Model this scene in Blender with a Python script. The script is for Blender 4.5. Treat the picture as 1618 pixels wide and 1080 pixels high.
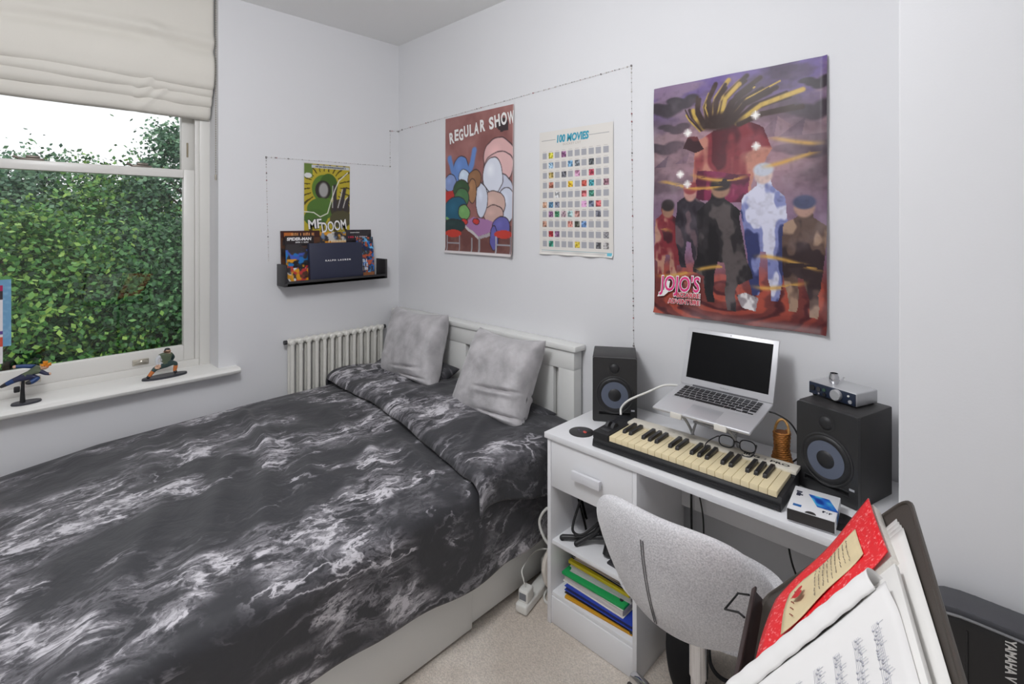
import bpy, bmesh, math, random
import numpy as np
from mathutils import Matrix, Vector, noise as mnoise
for o in list(bpy.data.objects): bpy.data.objects.remove(o)
scn = bpy.context.scene
COL = scn.collection
rnd = random.Random(7)
R = math.radians

# ------------------------------------------------------------------ camera
FPX, CXP, HORIZ, CAMH = 804.6, 809.0, 350.0, 1.55
AX = math.atan2(781.0, FPX)                  # angle of the world x axis right of the view axis
cd = bpy.data.cameras.new('camera'); cam = bpy.data.objects.new('camera', cd); COL.objects.link(cam)
cd.sensor_width = 36.0; cd.lens = 36.0 * FPX / 1618.0
cd.shift_x = 0.0; cd.shift_y = -(540.0 - HORIZ) / 1618.0
cd.clip_start = 0.02; cd.clip_end = 200
cam.location = (0, 0, CAMH); cam.rotation_euler = (R(90), 0, -(math.pi / 2 - AX))
scn.camera = cam

# ------------------------------------------------------------------ light
w = bpy.data.worlds.new('overcast_sky'); scn.world = w; w.use_nodes = True
bg = w.node_tree.nodes['Background']; bg.inputs[0].default_value = (0.96, 0.98, 1.0, 1); bg.inputs[1].default_value = 1.25
scn.view_settings.view_transform = 'Standard'; scn.view_settings.look = 'None'
scn.view_settings.exposure = 0.0; scn.view_settings.gamma = 1.0; scn.view_settings.use_curve_mapping = False
# the room's ceiling light: out of frame above, known from its glint in the window glass
ld = bpy.data.lights.new('ceiling_lamp_offscreen', 'POINT'); ld.energy = 60.0; ld.shadow_soft_size = 0.2; ld.color = (0.955, 0.968, 1.0)
lo = bpy.data.objects.new('ceiling_lamp_offscreen', ld); COL.objects.link(lo); lo.location = (0.23, 1.0, 2.50)

WX, WY, CZ = 2.0, 3.044, 2.775               # right wall, window wall, ceiling
BX, BY = 1.62, 0.1975                        # chimney breast face and its edge
XL, YB = -1.75, -1.35                        # the two walls behind the camera

# ------------------------------------------------------------------ materials
def s2l(c):
    return tuple(((x / 12.92) if x <= 0.04045 else ((x + 0.055) / 1.055) ** 2.4) for x in [v / 255.0 for v in c])
MATS = {}
def mat(name, rgb, rough=0.55, metal=0.0, var=0.0, vscale=6.0, bump=0.0, bscale=60.0, coat=0.0, sheen=0.0, spec=0.5, stretch=None):
    if name in MATS: return MATS[name]
    m = bpy.data.materials.new(name); m.use_nodes = True; nt = m.node_tree; p = nt.nodes['Principled BSDF']
    c = s2l(rgb); p.inputs['Base Color'].default_value = (*c, 1); p.inputs['Roughness'].default_value = rough
    p.inputs['Metallic'].default_value = metal; p.inputs['Coat Weight'].default_value = coat; p.inputs['Sheen Weight'].default_value = sheen
    p.inputs['Specular IOR Level'].default_value = spec
    tc = nt.nodes.new('ShaderNodeTexCoord'); src = tc.outputs['Object']
    if stretch:
        mp = nt.nodes.new('ShaderNodeMapping'); mp.inputs['Scale'].default_value = stretch
        nt.links.new(src, mp.inputs[0]); src = mp.outputs[0]
    if var > 0:
        n = nt.nodes.new('ShaderNodeTexNoise'); n.inputs['Scale'].default_value = vscale; n.inputs['Detail'].default_value = 6
        nt.links.new(src, n.inputs['Vector'])
        r = nt.nodes.new('ShaderNodeValToRGB')
        r.color_ramp.elements[0].position = 0.3; r.color_ramp.elements[1].position = 0.7
        r.color_ramp.elements[0].color = (*[max(0, x * (1 - var)) for x in c], 1)
        r.color_ramp.elements[1].color = (*[min(1, x * (1 + var)) for x in c], 1)
        nt.links.new(n.outputs['Fac'], r.inputs[0]); nt.links.new(r.outputs[0], p.inputs['Base Color'])
    if bump > 0:
        n2 = nt.nodes.new('ShaderNodeTexNoise'); n2.inputs['Scale'].default_value = bscale; n2.inputs['Detail'].default_value = 4
        nt.links.new(src, n2.inputs['Vector'])
        b = nt.nodes.new('ShaderNodeBump'); b.inputs['Strength'].default_value = bump; b.inputs['Distance'].default_value = 0.004
        nt.links.new(n2.outputs['Fac'], b.inputs['Height']); nt.links.new(b.outputs[0], p.inputs['Normal'])
    MATS[name] = m; return m

def print_mat():
    if 'print' in MATS: return MATS['print']
    m = bpy.data.materials.new('print'); m.use_nodes = True; nt = m.node_tree; p = nt.nodes['Principled BSDF']
    a = nt.nodes.new('ShaderNodeAttribute'); a.attribute_name = 'Col'
    nt.links.new(a.outputs['Color'], p.inputs['Base Color']); p.inputs['Roughness'].default_value = 0.42
    p.inputs['Specular IOR Level'].default_value = 0.35
    MATS['print'] = m; return m

def glass_mat(name, tint=(1, 1, 1), refl=1.45, rough=0.0):
    m = bpy.data.materials.new(name); m.use_nodes = True; nt = m.node_tree; nt.nodes.remove(nt.nodes['Principled BSDF'])
    out = nt.nodes['Material Output']; tr = nt.nodes.new('ShaderNodeBsdfTransparent'); tr.inputs[0].default_value = (*tint, 1)
    gl = nt.nodes.new('ShaderNodeBsdfGlossy'); gl.inputs['Roughness'].default_value = rough
    fr = nt.nodes.new('ShaderNodeFresnel'); fr.inputs[0].default_value = refl
    mx = nt.nodes.new('ShaderNodeMixShader'); nt.links.new(fr.outputs[0], mx.inputs[0]); nt.links.new(tr.outputs[0], mx.inputs[1]); nt.links.new(gl.outputs[0], mx.inputs[2])
    nt.links.new(mx.outputs[0], out.inputs['Surface']); MATS[name] = m; return m

def marble_mat():
    m = bpy.data.materials.new('marble_print_cotton'); m.use_nodes = True; nt = m.node_tree; N = nt.nodes; L = nt.links; p = N['Principled BSDF']
    uv = N.new('ShaderNodeUVMap')
    mp = N.new('ShaderNodeMapping'); mp.inputs['Rotation'].default_value = (0, 0, R(-22)); mp.inputs['Scale'].default_value = (1.0, 1.75, 1.0)
    L.new(uv.outputs[0], mp.inputs[0])
    def nz(scale, detail, vec, dist=0.0, rough=0.55):
        n = N.new('ShaderNodeTexNoise'); n.inputs['Scale'].default_value = scale; n.inputs['Detail'].default_value = detail
        n.inputs['Distortion'].default_value = dist; n.inputs['Roughness'].default_value = rough; L.new(vec, n.inputs['Vector']); return n
    def mth(op, a, b=None, clamp=False):
        q = N.new('ShaderNodeMath'); q.operation = op; q.use_clamp = clamp
        for i, v in enumerate((a, b)):
            if v is None: continue
            if isinstance(v, (int, float)): q.inputs[i].default_value = v
            else: L.new(v, q.inputs[i])
        return q.outputs[0]
    def mrange(v, a, b):
        q = N.new('ShaderNodeMapRange'); q.interpolation_type = 'SMOOTHSTEP'; L.new(v, q.inputs[0]); q.inputs[1].default_value = a; q.inputs[2].default_value = b; return q.outputs[0]
    warp = nz(3.2, 5, mp.outputs[0])
    add = N.new('ShaderNodeMixRGB'); add.blend_type = 'LINEAR_LIGHT'; add.inputs[0].default_value = 0.20
    L.new(mp.outputs[0], add.inputs[1]); L.new(warp.outputs['Color'], add.inputs[2])
    big = nz(1.9, 3, mp.outputs[0], 0.5)                                            # where the bands of white run
    band = mrange(big.outputs['Fac'], 0.44, 0.61)
    band2 = mrange(big.outputs['Fac'], 0.36, 0.52)
    def ridged(scale, detail, rough, lo_, hi_):
        n = nz(scale, detail, add.outputs[0], 0.25, rough)
        return mrange(mth('SUBTRACT', 1.0, mth('ABSOLUTE', mth('MULTIPLY', mth('SUBTRACT', n.outputs['Fac'], 0.5), 2.0))), lo_, hi_)
    vein = ridged(4.2, 7, 0.55, 0.93, 1.0)
    lace = ridged(9.0, 8, 0.62, 0.84, 1.0)
    fog = nz(6.5, 9, add.outputs[0], 0.5, 0.68)
    fogm = mrange(fog.outputs['Fac'], 0.45, 0.68)
    brk = mrange(nz(3.6, 5, mp.outputs[0], 0.8).outputs['Fac'], 0.45, 0.60)
    a = mth('MULTIPLY', mth('ADD', mth('MULTIPLY', lace, 0.50), mth('MULTIPLY', fogm, 0.85)), band)
    b = mth('MULTIPLY', mth('MULTIPLY', vein, brk), mth('MULTIPLY', band2, 0.85))
    tot = mth('ADD', a, b, True)
    ramp = N.new('ShaderNodeValToRGB'); e = ramp.color_ramp.elements
    e[0].position = 0.0; e[0].color = (*s2l((56, 56, 60)), 1); e[1].position = 1.0; e[1].color = (*s2l((206, 203, 208)), 1)
    k = ramp.color_ramp.elements.new(0.4); k.color = (*s2l((112, 110, 115)), 1)
    L.new(tot, ramp.inputs[0]); L.new(ramp.outputs[0], p.inputs['Base Color'])
    p.inputs['Roughness'].default_value = 0.62; p.inputs['Sheen Weight'].default_value = 0.15; p.inputs['Specular IOR Level'].default_value = 0.35
    wr = nz(9.0, 4, uv.outputs[0], 0.4)
    bp = N.new('ShaderNodeBump'); bp.inputs['Strength'].default_value = 0.35; bp.inputs['Distance'].default_value = 0.02
    L.new(wr.outputs['Fac'], bp.inputs['Height']); L.new(bp.outputs[0], p.inputs['Normal'])
    MATS['marble'] = m; return m

def leaf_mat(name, dark, mid, light):
    m = bpy.data.materials.new(name); m.use_nodes = True; nt = m.node_tree; p = nt.nodes['Principled BSDF']
    g = nt.nodes.new('ShaderNodeNewGeometry'); r = nt.nodes.new('ShaderNodeValToRGB')
    r.color_ramp.elements[0].color = (*s2l(dark), 1); r.color_ramp.elements[1].color = (*s2l(light), 1)
    k = r.color_ramp.elements.new(0.55); k.color = (*s2l(mid), 1)
    nt.links.new(g.outputs['Random Per Island'], r.inputs[0]); nt.links.new(r.outputs[0], p.inputs['Base Color'])
    p.inputs['Roughness'].default_value = 0.45
    p.inputs['Subsurface Weight'].default_value = 0.0
    MATS[name] = m; return m

# ------------------------------------------------------------------ mesh helpers
WM = {}
def frame(o, x, y, z):
    m = Matrix.Identity(4)
    for i, v in enumerate((x, y, z, o)):
        for j in range(3): m[j][i] = v[j]
    return m
class B:
    """collects shapes in one mesh"""
    def __init__(s): s.bm = bmesh.new(); s.mi = 0
    def _merge(s, t, M=None, mi=None):
        if M is not None: t.transform(M)
        k = s.mi if mi is None else mi
        for f in t.faces: f.material_index = k
        me = bpy.data.meshes.new('tmp'); t.to_mesh(me); t.free(); s.bm.from_mesh(me); bpy.data.meshes.remove(me); return s
    def box(s, lo, hi, bev=0.0, seg=2, M=None, mi=None):
        t = bmesh.new(); bmesh.ops.create_cube(t, size=1)
        for v in t.verts: v.co = Vector([lo[i] + (v.co[i] + .5) * (hi[i] - lo[i]) for i in range(3)])
        if bev > 0: bmesh.ops.bevel(t, geom=list(t.edges), offset=bev, segments=seg, affect='EDGES', profile=0.5)
        return s._merge(t, M, mi)
    def tube(s, pts, r, n=8, closed=False, caps=True, M=None, mi=None, flat=None):
        pts = [Vector(p) for p in pts]; k = len(pts); rs = r if isinstance(r, (list, tuple)) else [r] * k
        t = bmesh.new(); rings = []; prev = None
        for i, p in enumerate(pts):
            if closed: d = pts[(i + 1) % k] - pts[i - 1]
            else: d = pts[min(i + 1, k - 1)] - pts[max(i - 1, 0)]
            d = d.normalized() if d.length > 1e-9 else Vector((0, 0, 1))
            if prev is None:
                a = Vector((0, 0, 1)) if abs(d.z) < 0.9 else Vector((1, 0, 0)); u = d.cross(a).normalized()
            else:
                u = prev - d * prev.dot(d); u = u.normalized() if u.length > 1e-6 else d.orthogonal().normalized()
            prev = u; v = d.cross(u)
            rings.append([t.verts.new(p + (u * math.cos(2 * math.pi * j / n) + v * math.sin(2 * math.pi * j / n) * (flat or 1)) * rs[i]) for j in range(n)])
        for i in range(k if closed else k - 1):
            a, b = rings[i], rings[(i + 1) % k]
            for j in range(n): t.faces.new((a[j], a[(j + 1) % n], b[(j + 1) % n], b[j]))
        if caps and not closed: t.faces.new(rings[0][::-1]); t.faces.new(rings[-1])
        bmesh.ops.recalc_face_normals(t, faces=t.faces)
        return s._merge(t, M, mi)
    def cyl(s, p0, p1, r0, r1=None, n=20, M=None, mi=None): return s.tube([p0, p1], [r0, r0 if r1 is None else r1], n, M=M, mi=mi)
    def lathe(s, prof, n=28, M=None, mi=None, sx=1.0, sy=1.0):
        t = bmesh.new(); rings = []
        for r, z in prof: rings.append([t.verts.new((r * math.cos(2 * math.pi * j / n) * sx, r * math.sin(2 * math.pi * j / n) * sy, z)) for j in range(n)])
        for a, b in zip(rings, rings[1:]):
            for j in range(n): t.faces.new((a[j], a[(j + 1) % n], b[(j + 1) % n], b[j]))
        if prof[0][0] > 1e-6: t.faces.new(rings[0][::-1])
        if prof[-1][0] > 1e-6: t.faces.new(rings[-1])
        bmesh.ops.remove_doubles(t, verts=t.verts, dist=1e-6); bmesh.ops.recalc_face_normals(t, faces=t.faces)
        return s._merge(t, M, mi)
    def ball(s, c, r, M=None, mi=None, u=14, v=9):
        t = bmesh.new(); bmesh.ops.create_uvsphere(t, u_segments=u, v_segments=v, radius=1)
        rr = r if isinstance(r, (list, tuple)) else (r, r, r)
        for q in t.verts: q.co = Vector((q.co[0] * rr[0] + c[0], q.co[1] * rr[1] + c[1], q.co[2] * rr[2] + c[2]))
        return s._merge(t, M, mi)
    def prism(s, pts, d, M=None, mi=None, bev=0.0):
        """outline in xy, extruded from z=0 to z=d"""
        t = bmesh.new(); a = [t.verts.new((x, y, 0)) for x, y in pts]; f = t.faces.new(a)
        e = bmesh.ops.extrude_face_region(t, geom=[f]); vs = [g for g in e['geom'] if isinstance(g, bmesh.types.BMVert)]
        bmesh.ops.translate(t, verts=vs, vec=(0, 0, d)); bmesh.ops.recalc_face_normals(t, faces=t.faces)
        if bev > 0: bmesh.ops.bevel(t, geom=list(t.edges), offset=bev, segments=2, affect='EDGES', profile=0.5)
        return s._merge(t, M, mi)
    def grid(s, fn, nu, nv, M=None, mi=None, closed_u=False, uv=None):
        t = bmesh.new(); g = [[t.verts.new(fn(i / nu, j / nv)) for j in range(nv + 1)] for i in range(nu if closed_u else nu + 1)]
        ul = t.loops.layers.uv.new('UVMap') if uv else None
        for i in range(nu):
            for j in range(nv):
                i2 = (i + 1) % nu if closed_u else i + 1
                f = t.faces.new((g[i][j], g[i2][j], g[i2][j + 1], g[i][j + 1]))
                if uv:
                    for lp, (a, b) in zip(f.loops, ((i, j), (i + 1, j), (i + 1, j + 1), (i, j + 1))): lp[ul].uv = uv(a / nu, b / nv)
        return s._merge(t, M, mi)
    def text(s, string, size, M, depth=0.0, mi=None, bold=0.0, width=None, shear=0.0, align='CENTER', spacing=1.0):
        cu = bpy.data.curves.new('txt', 'FONT'); cu.body = string; cu.size = size; cu.align_x = align; cu.align_y = 'CENTER'
        cu.offset = bold; cu.shear = shear; cu.space_character = spacing; cu.resolution_u = 3
        if depth > 0: cu.extrude = depth
        ob = bpy.data.objects.new('txt', cu); COL.objects.link(ob); dg = bpy.context.evaluated_depsgraph_get(); dg.update()
        me = bpy.data.meshes.new_from_object(ob.evaluated_get(dg)); bpy.data.objects.remove(ob); bpy.data.curves.remove(cu)
        t = bmesh.new(); t.from_mesh(me); bpy.data.meshes.remove(me)
        if width and t.verts:
            xs = [v.co.x for v in t.verts]; k = width / max(1e-6, max(xs) - min(xs))
            for v in t.verts: v.co.x *= k
        return s._merge(t, M, mi)
    def bars(s, width, height, M, n, seed=0, mi=None):
        """a line of print too blurred to read: letter-sized strokes only"""
        r = random.Random(seed); x = -width / 2; st = width / n
        for i in range(n):
            k = r.choice((0, 1, 2, 3)); h = height * r.uniform(.8, 1)
            s.box((x, -h / 2, 0), (x + st * .28, h / 2, .0002), M=M, mi=mi)
            if k: s.box((x + st * .5, -h / 2, 0), (x + st * .76, h / 2, .0002), M=M, mi=mi)
            if k > 1: s.box((x, (h / 2 if k == 2 else h * .1) - h * .22, 0), (x + st * .76, (h / 2 if k == 2 else h * .1), .0002), M=M, mi=mi)
            x += st
        return s
    def done(s, name, mats, parent=None, label=None, cat=None, group=None, kind=None, smooth=40, local=False, solid=0.0, sub=0):
        if not isinstance(mats, (list, tuple)): mats = [mats]
        me = bpy.data.meshes.new(name); s.bm.to_mesh(me); s.bm.free()
        return mesh_obj(name, me, mats, parent, label, cat, group, kind, smooth, local, solid, sub)

def mesh_obj(name, me, mats, parent=None, label=None, cat=None, group=None, kind=None, smooth=40, local=False, solid=0.0, sub=0):
    o = bpy.data.objects.new(name, me); COL.objects.link(o)
    for m in mats: me.materials.append(m)
    if parent is not None:
        o.parent = parent
        if not local: me.transform(WM[parent.name].inverted())
        WM[o.name] = WM[parent.name].copy()
    else:
        n = len(me.vertices); a = np.empty(n * 3, np.float32); me.vertices.foreach_get('co', a); a = a.reshape(-1, 3)
        lo, hi = a.min(0), a.max(0); c = Vector(((lo[0] + hi[0]) / 2, (lo[1] + hi[1]) / 2, lo[2])).to_3d()
        c = Vector([float(x) for x in c])
        me.transform(Matrix.Translation(-c)); o.location = c; WM[o.name] = Matrix.Translation(c)
    if smooth:
        me.polygons.foreach_set('use_smooth', [True] * len(me.polygons))
        if smooth < 179: me.set_sharp_from_angle(angle=R(smooth))
    if solid:
        md = o.modifiers.new('solid', 'SOLIDIFY'); md.thickness = solid; md.offset = 0
    if sub:
        md = o.modifiers.new('sub', 'SUBSURF'); md.levels = sub; md.render_levels = sub
    tag(o, label, cat, group, kind)
    return o

def tag(o, label=None, cat=None, group=None, kind=None):
    if label: o['label'] = label
    if cat: o['category'] = cat
    if group: o['group'] = group
    if kind: o['kind'] = kind
    return o

def thing(name, label, cat, loc=(0, 0, 0), rotz=0.0, group=None, kind=None):
    o = bpy.data.objects.new(name, None); COL.objects.link(o); o.empty_display_size = 0.05
    o.location = loc; o.rotation_euler = (0, 0, rotz); WM[o.name] = Matrix.Translation(Vector(loc)) @ Matrix.Rotation(rotz, 4, 'Z')
    return tag(o, label, cat, group, kind)

def struct(name, b, m, parent=None, smooth=0): return b.done(name, m, parent, kind=None if parent else 'structure', smooth=smooth)
def bez(pts, n=8):
    """smooth path through points (Catmull-Rom)"""
    P = [Vector(p) for p in pts]; out = []
    for i in range(len(P) - 1):
        p0 = P[max(i - 1, 0)]; p1 = P[i]; p2 = P[i + 1]; p3 = P[min(i + 2, len(P) - 1)]
        for k in range(n):
            t = k / n; out.append(0.5 * ((2 * p1) + (p2 - p0) * t + (2 * p0 - 5 * p1 + 4 * p2 - p3) * t * t + (3 * p1 - p0 - 3 * p2 + p3) * t ** 3))
    out.append(P[-1]); return out

# paint a flat print into the colours of a fine grid
def vn(u, v, f, seed, oct=4):
    rs = np.random.RandomState(seed); out = np.zeros_like(u); amp = 1.0; tot = 0
    for o in range(oct):
        g = rs.rand(96, 96); x = u * f; y = v * f; xi = np.floor(x).astype(int); yi = np.floor(y).astype(int); fx = x - xi; fy = y - yi
        fx = fx * fx * (3 - 2 * fx); fy = fy * fy * (3 - 2 * fy)
        q = lambda a, b: g[(yi + b) % 96, (xi + a) % 96]
        out += amp * ((q(0, 0) * (1 - fx) + q(1, 0) * fx) * (1 - fy) + (q(0, 1) * (1 - fx) + q(1, 1) * fx) * fy); tot += amp; amp *= .5; f *= 2
    return out / tot
class Canvas:
    def __init__(s, W, H, nx, ny, base):
        s.W, s.H, s.nx, s.ny = W, H, nx, ny
        s.u, s.v = np.meshgrid(np.linspace(0, 1, nx + 1), np.linspace(0, 1, ny + 1)); s.a = H / W
        s.c = np.zeros((ny + 1, nx + 1, 3)); s.c[:] = base
    def warp(s, amt, f=6, seed=1):
        if not hasattr(s, 'u0'): s.u0, s.v0 = s.u, s.v
        s.u = s.u0 + amt * (vn(s.u0, s.v0 * s.a, f, seed, 3) - .5) * 2 if amt else s.u0
        s.v = s.v0 + amt / s.a * (vn(s.u0, s.v0 * s.a, f, seed + 50, 3) - .5) * 2 if amt else s.v0
    def mix(s, k, col): k = np.clip(k, 0, 1)[..., None]; s.c = s.c * (1 - k) + np.array(col, float) * k
    def ell(s, cx, cy, rx, ry, col, soft=0.04, rot=0.0, al=1.0):
        dx = s.u - cx; dy = (s.v - cy) * s.a; c, n = math.cos(rot), math.sin(rot)
        d = np.sqrt(((dx * c + dy * n) / rx) ** 2 + ((-dx * n + dy * c) / (ry * s.a)) ** 2); s.mix(al * (1 - d) / soft + .5 * (al >= 1), col)
    def oell(s, cx, cy, rx, ry, col, rot=0.0, ink=(54, 40, 44), lw=.009):
        s.ell(cx, cy, rx + lw, ry + lw / s.a, ink, .04, rot); s.ell(cx, cy, rx, ry, col, .04, rot); s.ell(cx - rx * .25, cy - ry * .3, rx * .55, ry * .5, [min(255, q * 1.1 + 6) for q in col], .7, rot, .5)
    def poly(s, pts, col, al=1.0):
        ins = np.zeros(s.u.shape, bool); n = len(pts)
        for i in range(n):
            x1, y1 = pts[i]; x2, y2 = pts[(i + 1) % n]
            if y1 == y2: continue
            k = (y1 > s.v) != (y2 > s.v); ins ^= k & (s.u < (x2 - x1) * (s.v - y1) / (y2 - y1) + x1)
        s.mix(ins * al, col)
    def line(s, pts, wd, col, al=1.0):
        best = np.full(s.u.shape, 9.0)
        for (x1, y1), (x2, y2) in zip(pts, pts[1:]):
            dx, dy = x2 - x1, (y2 - y1) * s.a; L2 = dx * dx + dy * dy + 1e-12
            t = np.clip(((s.u - x1) * dx + (s.v - y1) * s.a * dy) / L2, 0, 1)
            best = np.minimum(best, np.hypot(s.u - x1 - t * dx, (s.v - y1) * s.a - t * dy))
        s.mix(np.clip((wd - best) / (wd * .5), 0, 1) * al, col)
    def rect(s, x0, y0, x1, y1, col, al=1.0): s.mix(((s.u >= x0) & (s.u <= x1) & (s.v >= y0) & (s.v <= y1)) * al, col)
    def build(s, name, M, parent, bend=None, mats=None):
        """M maps (x right, y down, z out) metres to the world"""
        X = s.u * s.W; Y = s.v * s.H; Z = bend(s.u, s.v) if bend else np.zeros_like(X)
        P = np.stack([X, Y, Z, np.ones_like(X)], -1).reshape(-1, 4) @ np.array(M).T
        nx, ny = s.nx, s.ny; i = np.arange(ny)[:, None] * (nx + 1) + np.arange(nx)[None, :]
        F = np.stack([i, i + nx + 1, i + nx + 2, i + 1], -1).reshape(-1, 4)
        me = bpy.data.meshes.new(name); me.vertices.add(len(P)); me.vertices.foreach_set('co', P[:, :3].astype(np.float32).ravel())
        me.loops.add(F.size); me.loops.foreach_set('vertex_index', F.astype(np.int32).ravel())
        me.polygons.add(len(F)); me.polygons.foreach_set('loop_start', np.arange(0, F.size, 4, dtype=np.int32)); me.update()
        c = np.clip(s.c / 255.0, 0, 1); lin = np.where(c <= .04045, c / 12.92, ((c + .055) / 1.055) ** 2.4).reshape(-1, 3)
        at = me.color_attributes.new('Col', 'FLOAT_COLOR', 'POINT'); at.data.foreach_set('color', np.c_[lin, np.ones(len(lin))].astype(np.float32).ravel())
        return mesh_obj(name, me, [print_mat()], parent, smooth=179)

# ------------------------------------------------------------------ common materials
M_WALL = mat('wall_paint', (226, 226, 228), 0.7, var=0.012, vscale=1.5, bump=0.05, bscale=180)
M_CEIL = mat('ceiling_paint', (242, 242, 241), 0.8, bump=0.03, bscale=200)
M_WOODW = mat('white_gloss_wood', (226, 224, 219), 0.32, var=0.01, vscale=3, bump=0.03, bscale=40)
M_LAM = mat('white_laminate', (232, 232, 234), 0.38, bump=0.02, bscale=90)
M_BEDW = mat('white_bed_foil', (228, 228, 225), 0.4, bump=0.02, bscale=60)
M_BLK = mat('black_plastic', (30, 30, 32), 0.42, bump=0.04, bscale=300)
M_BLK2 = mat('black_matte', (24, 24, 26), 0.6)
M_DGREY = mat('dark_grey_plastic', (58, 58, 60), 0.5)
M_SILV = mat('silver_aluminium', (205, 206, 208), 0.35, metal=0.6)
M_CHROME = mat('chrome', (215, 215, 218), 0.08, metal=1.0)
M_WHT = mat('white_plastic', (228, 227, 222), 0.35)
M_PAPER = mat('white_paper', (226, 224, 220), 0.6)

# ================================================================== THE ROOM
def carpet():
    m = bpy.data.materials.new('grey_beige_carpet'); m.use_nodes = True; nt = m.node_tree; N = nt.nodes; p = N['Principled BSDF']
    tc = N.new('ShaderNodeTexCoord'); a = N.new('ShaderNodeTexNoise'); a.inputs['Scale'].default_value = 3.5; a.inputs['Detail'].default_value = 5
    b = N.new('ShaderNodeTexNoise'); b.inputs['Scale'].default_value = 190; b.inputs['Detail'].default_value = 3
    for n in (a, b): nt.links.new(tc.outputs['Object'], n.inputs['Vector'])
    r1 = N.new('ShaderNodeValToRGB'); r1.color_ramp.elements[0].position = .32; r1.color_ramp.elements[1].position = .68
    r1.color_ramp.elements[0].color = (*s2l((220, 208, 195)), 1); r1.color_ramp.elements[1].color = (*s2l((246, 237, 226)), 1)
    r2 = N.new('ShaderNodeValToRGB'); r2.color_ramp.elements[0].position = .3; r2.color_ramp.elements[1].position = .7
    r2.color_ramp.elements[0].color = (.72, .72, .72, 1); r2.color_ramp.elements[1].color = (1, 1, 1, 1)
    mx = N.new('ShaderNodeMixRGB'); mx.blend_type = 'MULTIPLY'; mx.inputs[0].default_value = 1
    nt.links.new(a.outputs['Fac'], r1.inputs[0]); nt.links.new(b.outputs['Fac'], r2.inputs[0]); nt.links.new(r1.outputs[0], mx.inputs[1]); nt.links.new(r2.outputs[0], mx.inputs[2])
    nt.links.new(mx.outputs[0], p.inputs['Base Color']); p.inputs['Roughness'].default_value = .95; p.inputs['Specular IOR Level'].default_value = .1
    bp = N.new('ShaderNodeBump'); bp.inputs['Strength'].default_value = .7; bp.inputs['Distance'].default_value = .006
    nt.links.new(b.outputs['Fac'], bp.inputs['Height']); nt.links.new(bp.outputs[0], p.inputs['Normal']); return m
struct('floor', B().box((XL - .2, YB - .2, -.15), (WX + .2, WY + .3, 0)), carpet())
struct('ceiling', B().box((XL - .2, YB - .2, CZ), (WX + .2, WY + .3, CZ + .15)), M_CEIL)
struct('wall_right', B().box((WX, YB - .2, 0), (WX + .2, WY + .3, CZ)), M_WALL)
struct('wall_chimney_breast', B().box((BX, YB - .1, 0), (WX, BY, CZ), bev=.004), M_WALL)
WIN0, WIN1, SILLZ, WINT = -.34, .866, .76, CZ - .008
b = B(); b.box((WIN1, WY, 0), (WX, WY + .3, CZ)); b.box((XL - .2, WY, 0), (WIN0, WY + .3, CZ))
b.box((WIN0, WY, 0), (WIN1, WY + .3, SILLZ - .03)); b.box((WIN0, WY, WINT), (WIN1, WY + .3, CZ))
struct('wall_window', b, M_WALL)
struct('wall_back', B().box((XL - .2, YB - .2, 0), (BX, YB, CZ)), M_WALL)
struct('wall_side', B().box((XL - .2, YB, 0), (XL, WY, CZ)), M_WALL)
b = B(); b.box((WX - .016, BY, 0), (WX, WY, .12), bev=.004); struct('baseboard_right', b, M_WOODW)
b = B(); b.box((BX - .016, YB, 0), (BX, BY, .12), bev=.004); struct('baseboard_chimney', b, M_WOODW)
b = B(); b.box((XL, WY - .016, 0), (WX - .016, WY, .12), bev=.004); struct('baseboard_window', b, M_WOODW)

# the sash window -----------------------------------------------------------
win = thing('window_1', None, None, (0.26, WY + .15, SILLZ), kind='structure')
F0, F1 = WY + .145, WY + .285
b = B()
b.box((.8146, F0, SILLZ - .01), (WIN1, F1, WINT), bev=.003); b.box((WIN0, F0, SILLZ - .01), (WIN0 + .052, F1, WINT), bev=.003)
b.box((WIN0 + .052, F0, WINT - .05), (.8146, F1, WINT), bev=.003); b.box((WIN0 + .052, F0 + .008, SILLZ - .01), (.8146, F1, SILLZ + .038), bev=.003)
b.box((.7935, F0 + .006, SILLZ + .038), (.8146, F0 + .02, WINT - .05), bev=.002); b.box((WIN0 + .052, F0 + .006, SILLZ + .038), (WIN0 + .073, F0 + .02, WINT - .05), bev=.002)
struct('window_frame', b, M_WOODW, win, smooth=40)
def sash(y0, y1, z0, z1, name, gx0, gx1, gz0, gz1, x0, x1):
    b = B(); b.box((gx1, y0, z0), (x1, y1, z1), bev=.003); b.box((x0, y0, z0), (gx0, y1, z1), bev=.003)
    b.box((gx0, y0, z0), (gx1, y1, gz0), bev=.003); b.box((gx0, y0, gz1), (gx1, y1, z1), bev=.003)
    s = struct(name, b, M_WOODW, win, smooth=40)
    g = B(); g.box((gx0 - .004, (y0 + y1) / 2 + .006, gz0 - .004), (gx1 + .004, (y0 + y1) / 2 + .010, gz1 + .004))
    struct('pane', g, GLASS, s); return s
GLASS = glass_mat('window_glass')
ls = sash(F0 + .014, F0 + .054, SILLZ + .038, 1.832, 'lower_sash', WIN0 + .124, .742, .878, 1.788, WIN0 + .073, .7935)
us = sash(F0 + .060, F0 + .10, 1.79, WINT - .05, 'upper_sash', WIN0 + .124, .742, 1.832, WINT - .1, WIN0 + .06, .806)
b = B()
for i in range(1):
    prof = [(2.972, -.022), (2.966, -.012), (2.968, 0.0), (2.976, .008)]
b.prism([(3.25, .0), (2.985, .0), (2.975, -.003), (2.968, -.012), (2.970, -.024), (2.978, -.031), (3.0, -.034), (3.25, -.034)], 1.365,
        frame((WIN0 - .07, 0, SILLZ + .001), (0, 1, 0), (0, 0, 1), (1, 0, 0)))
struct('window_sill', b, mat('sill_gloss_white', (236, 235, 231), .28), win, smooth=40)
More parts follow.
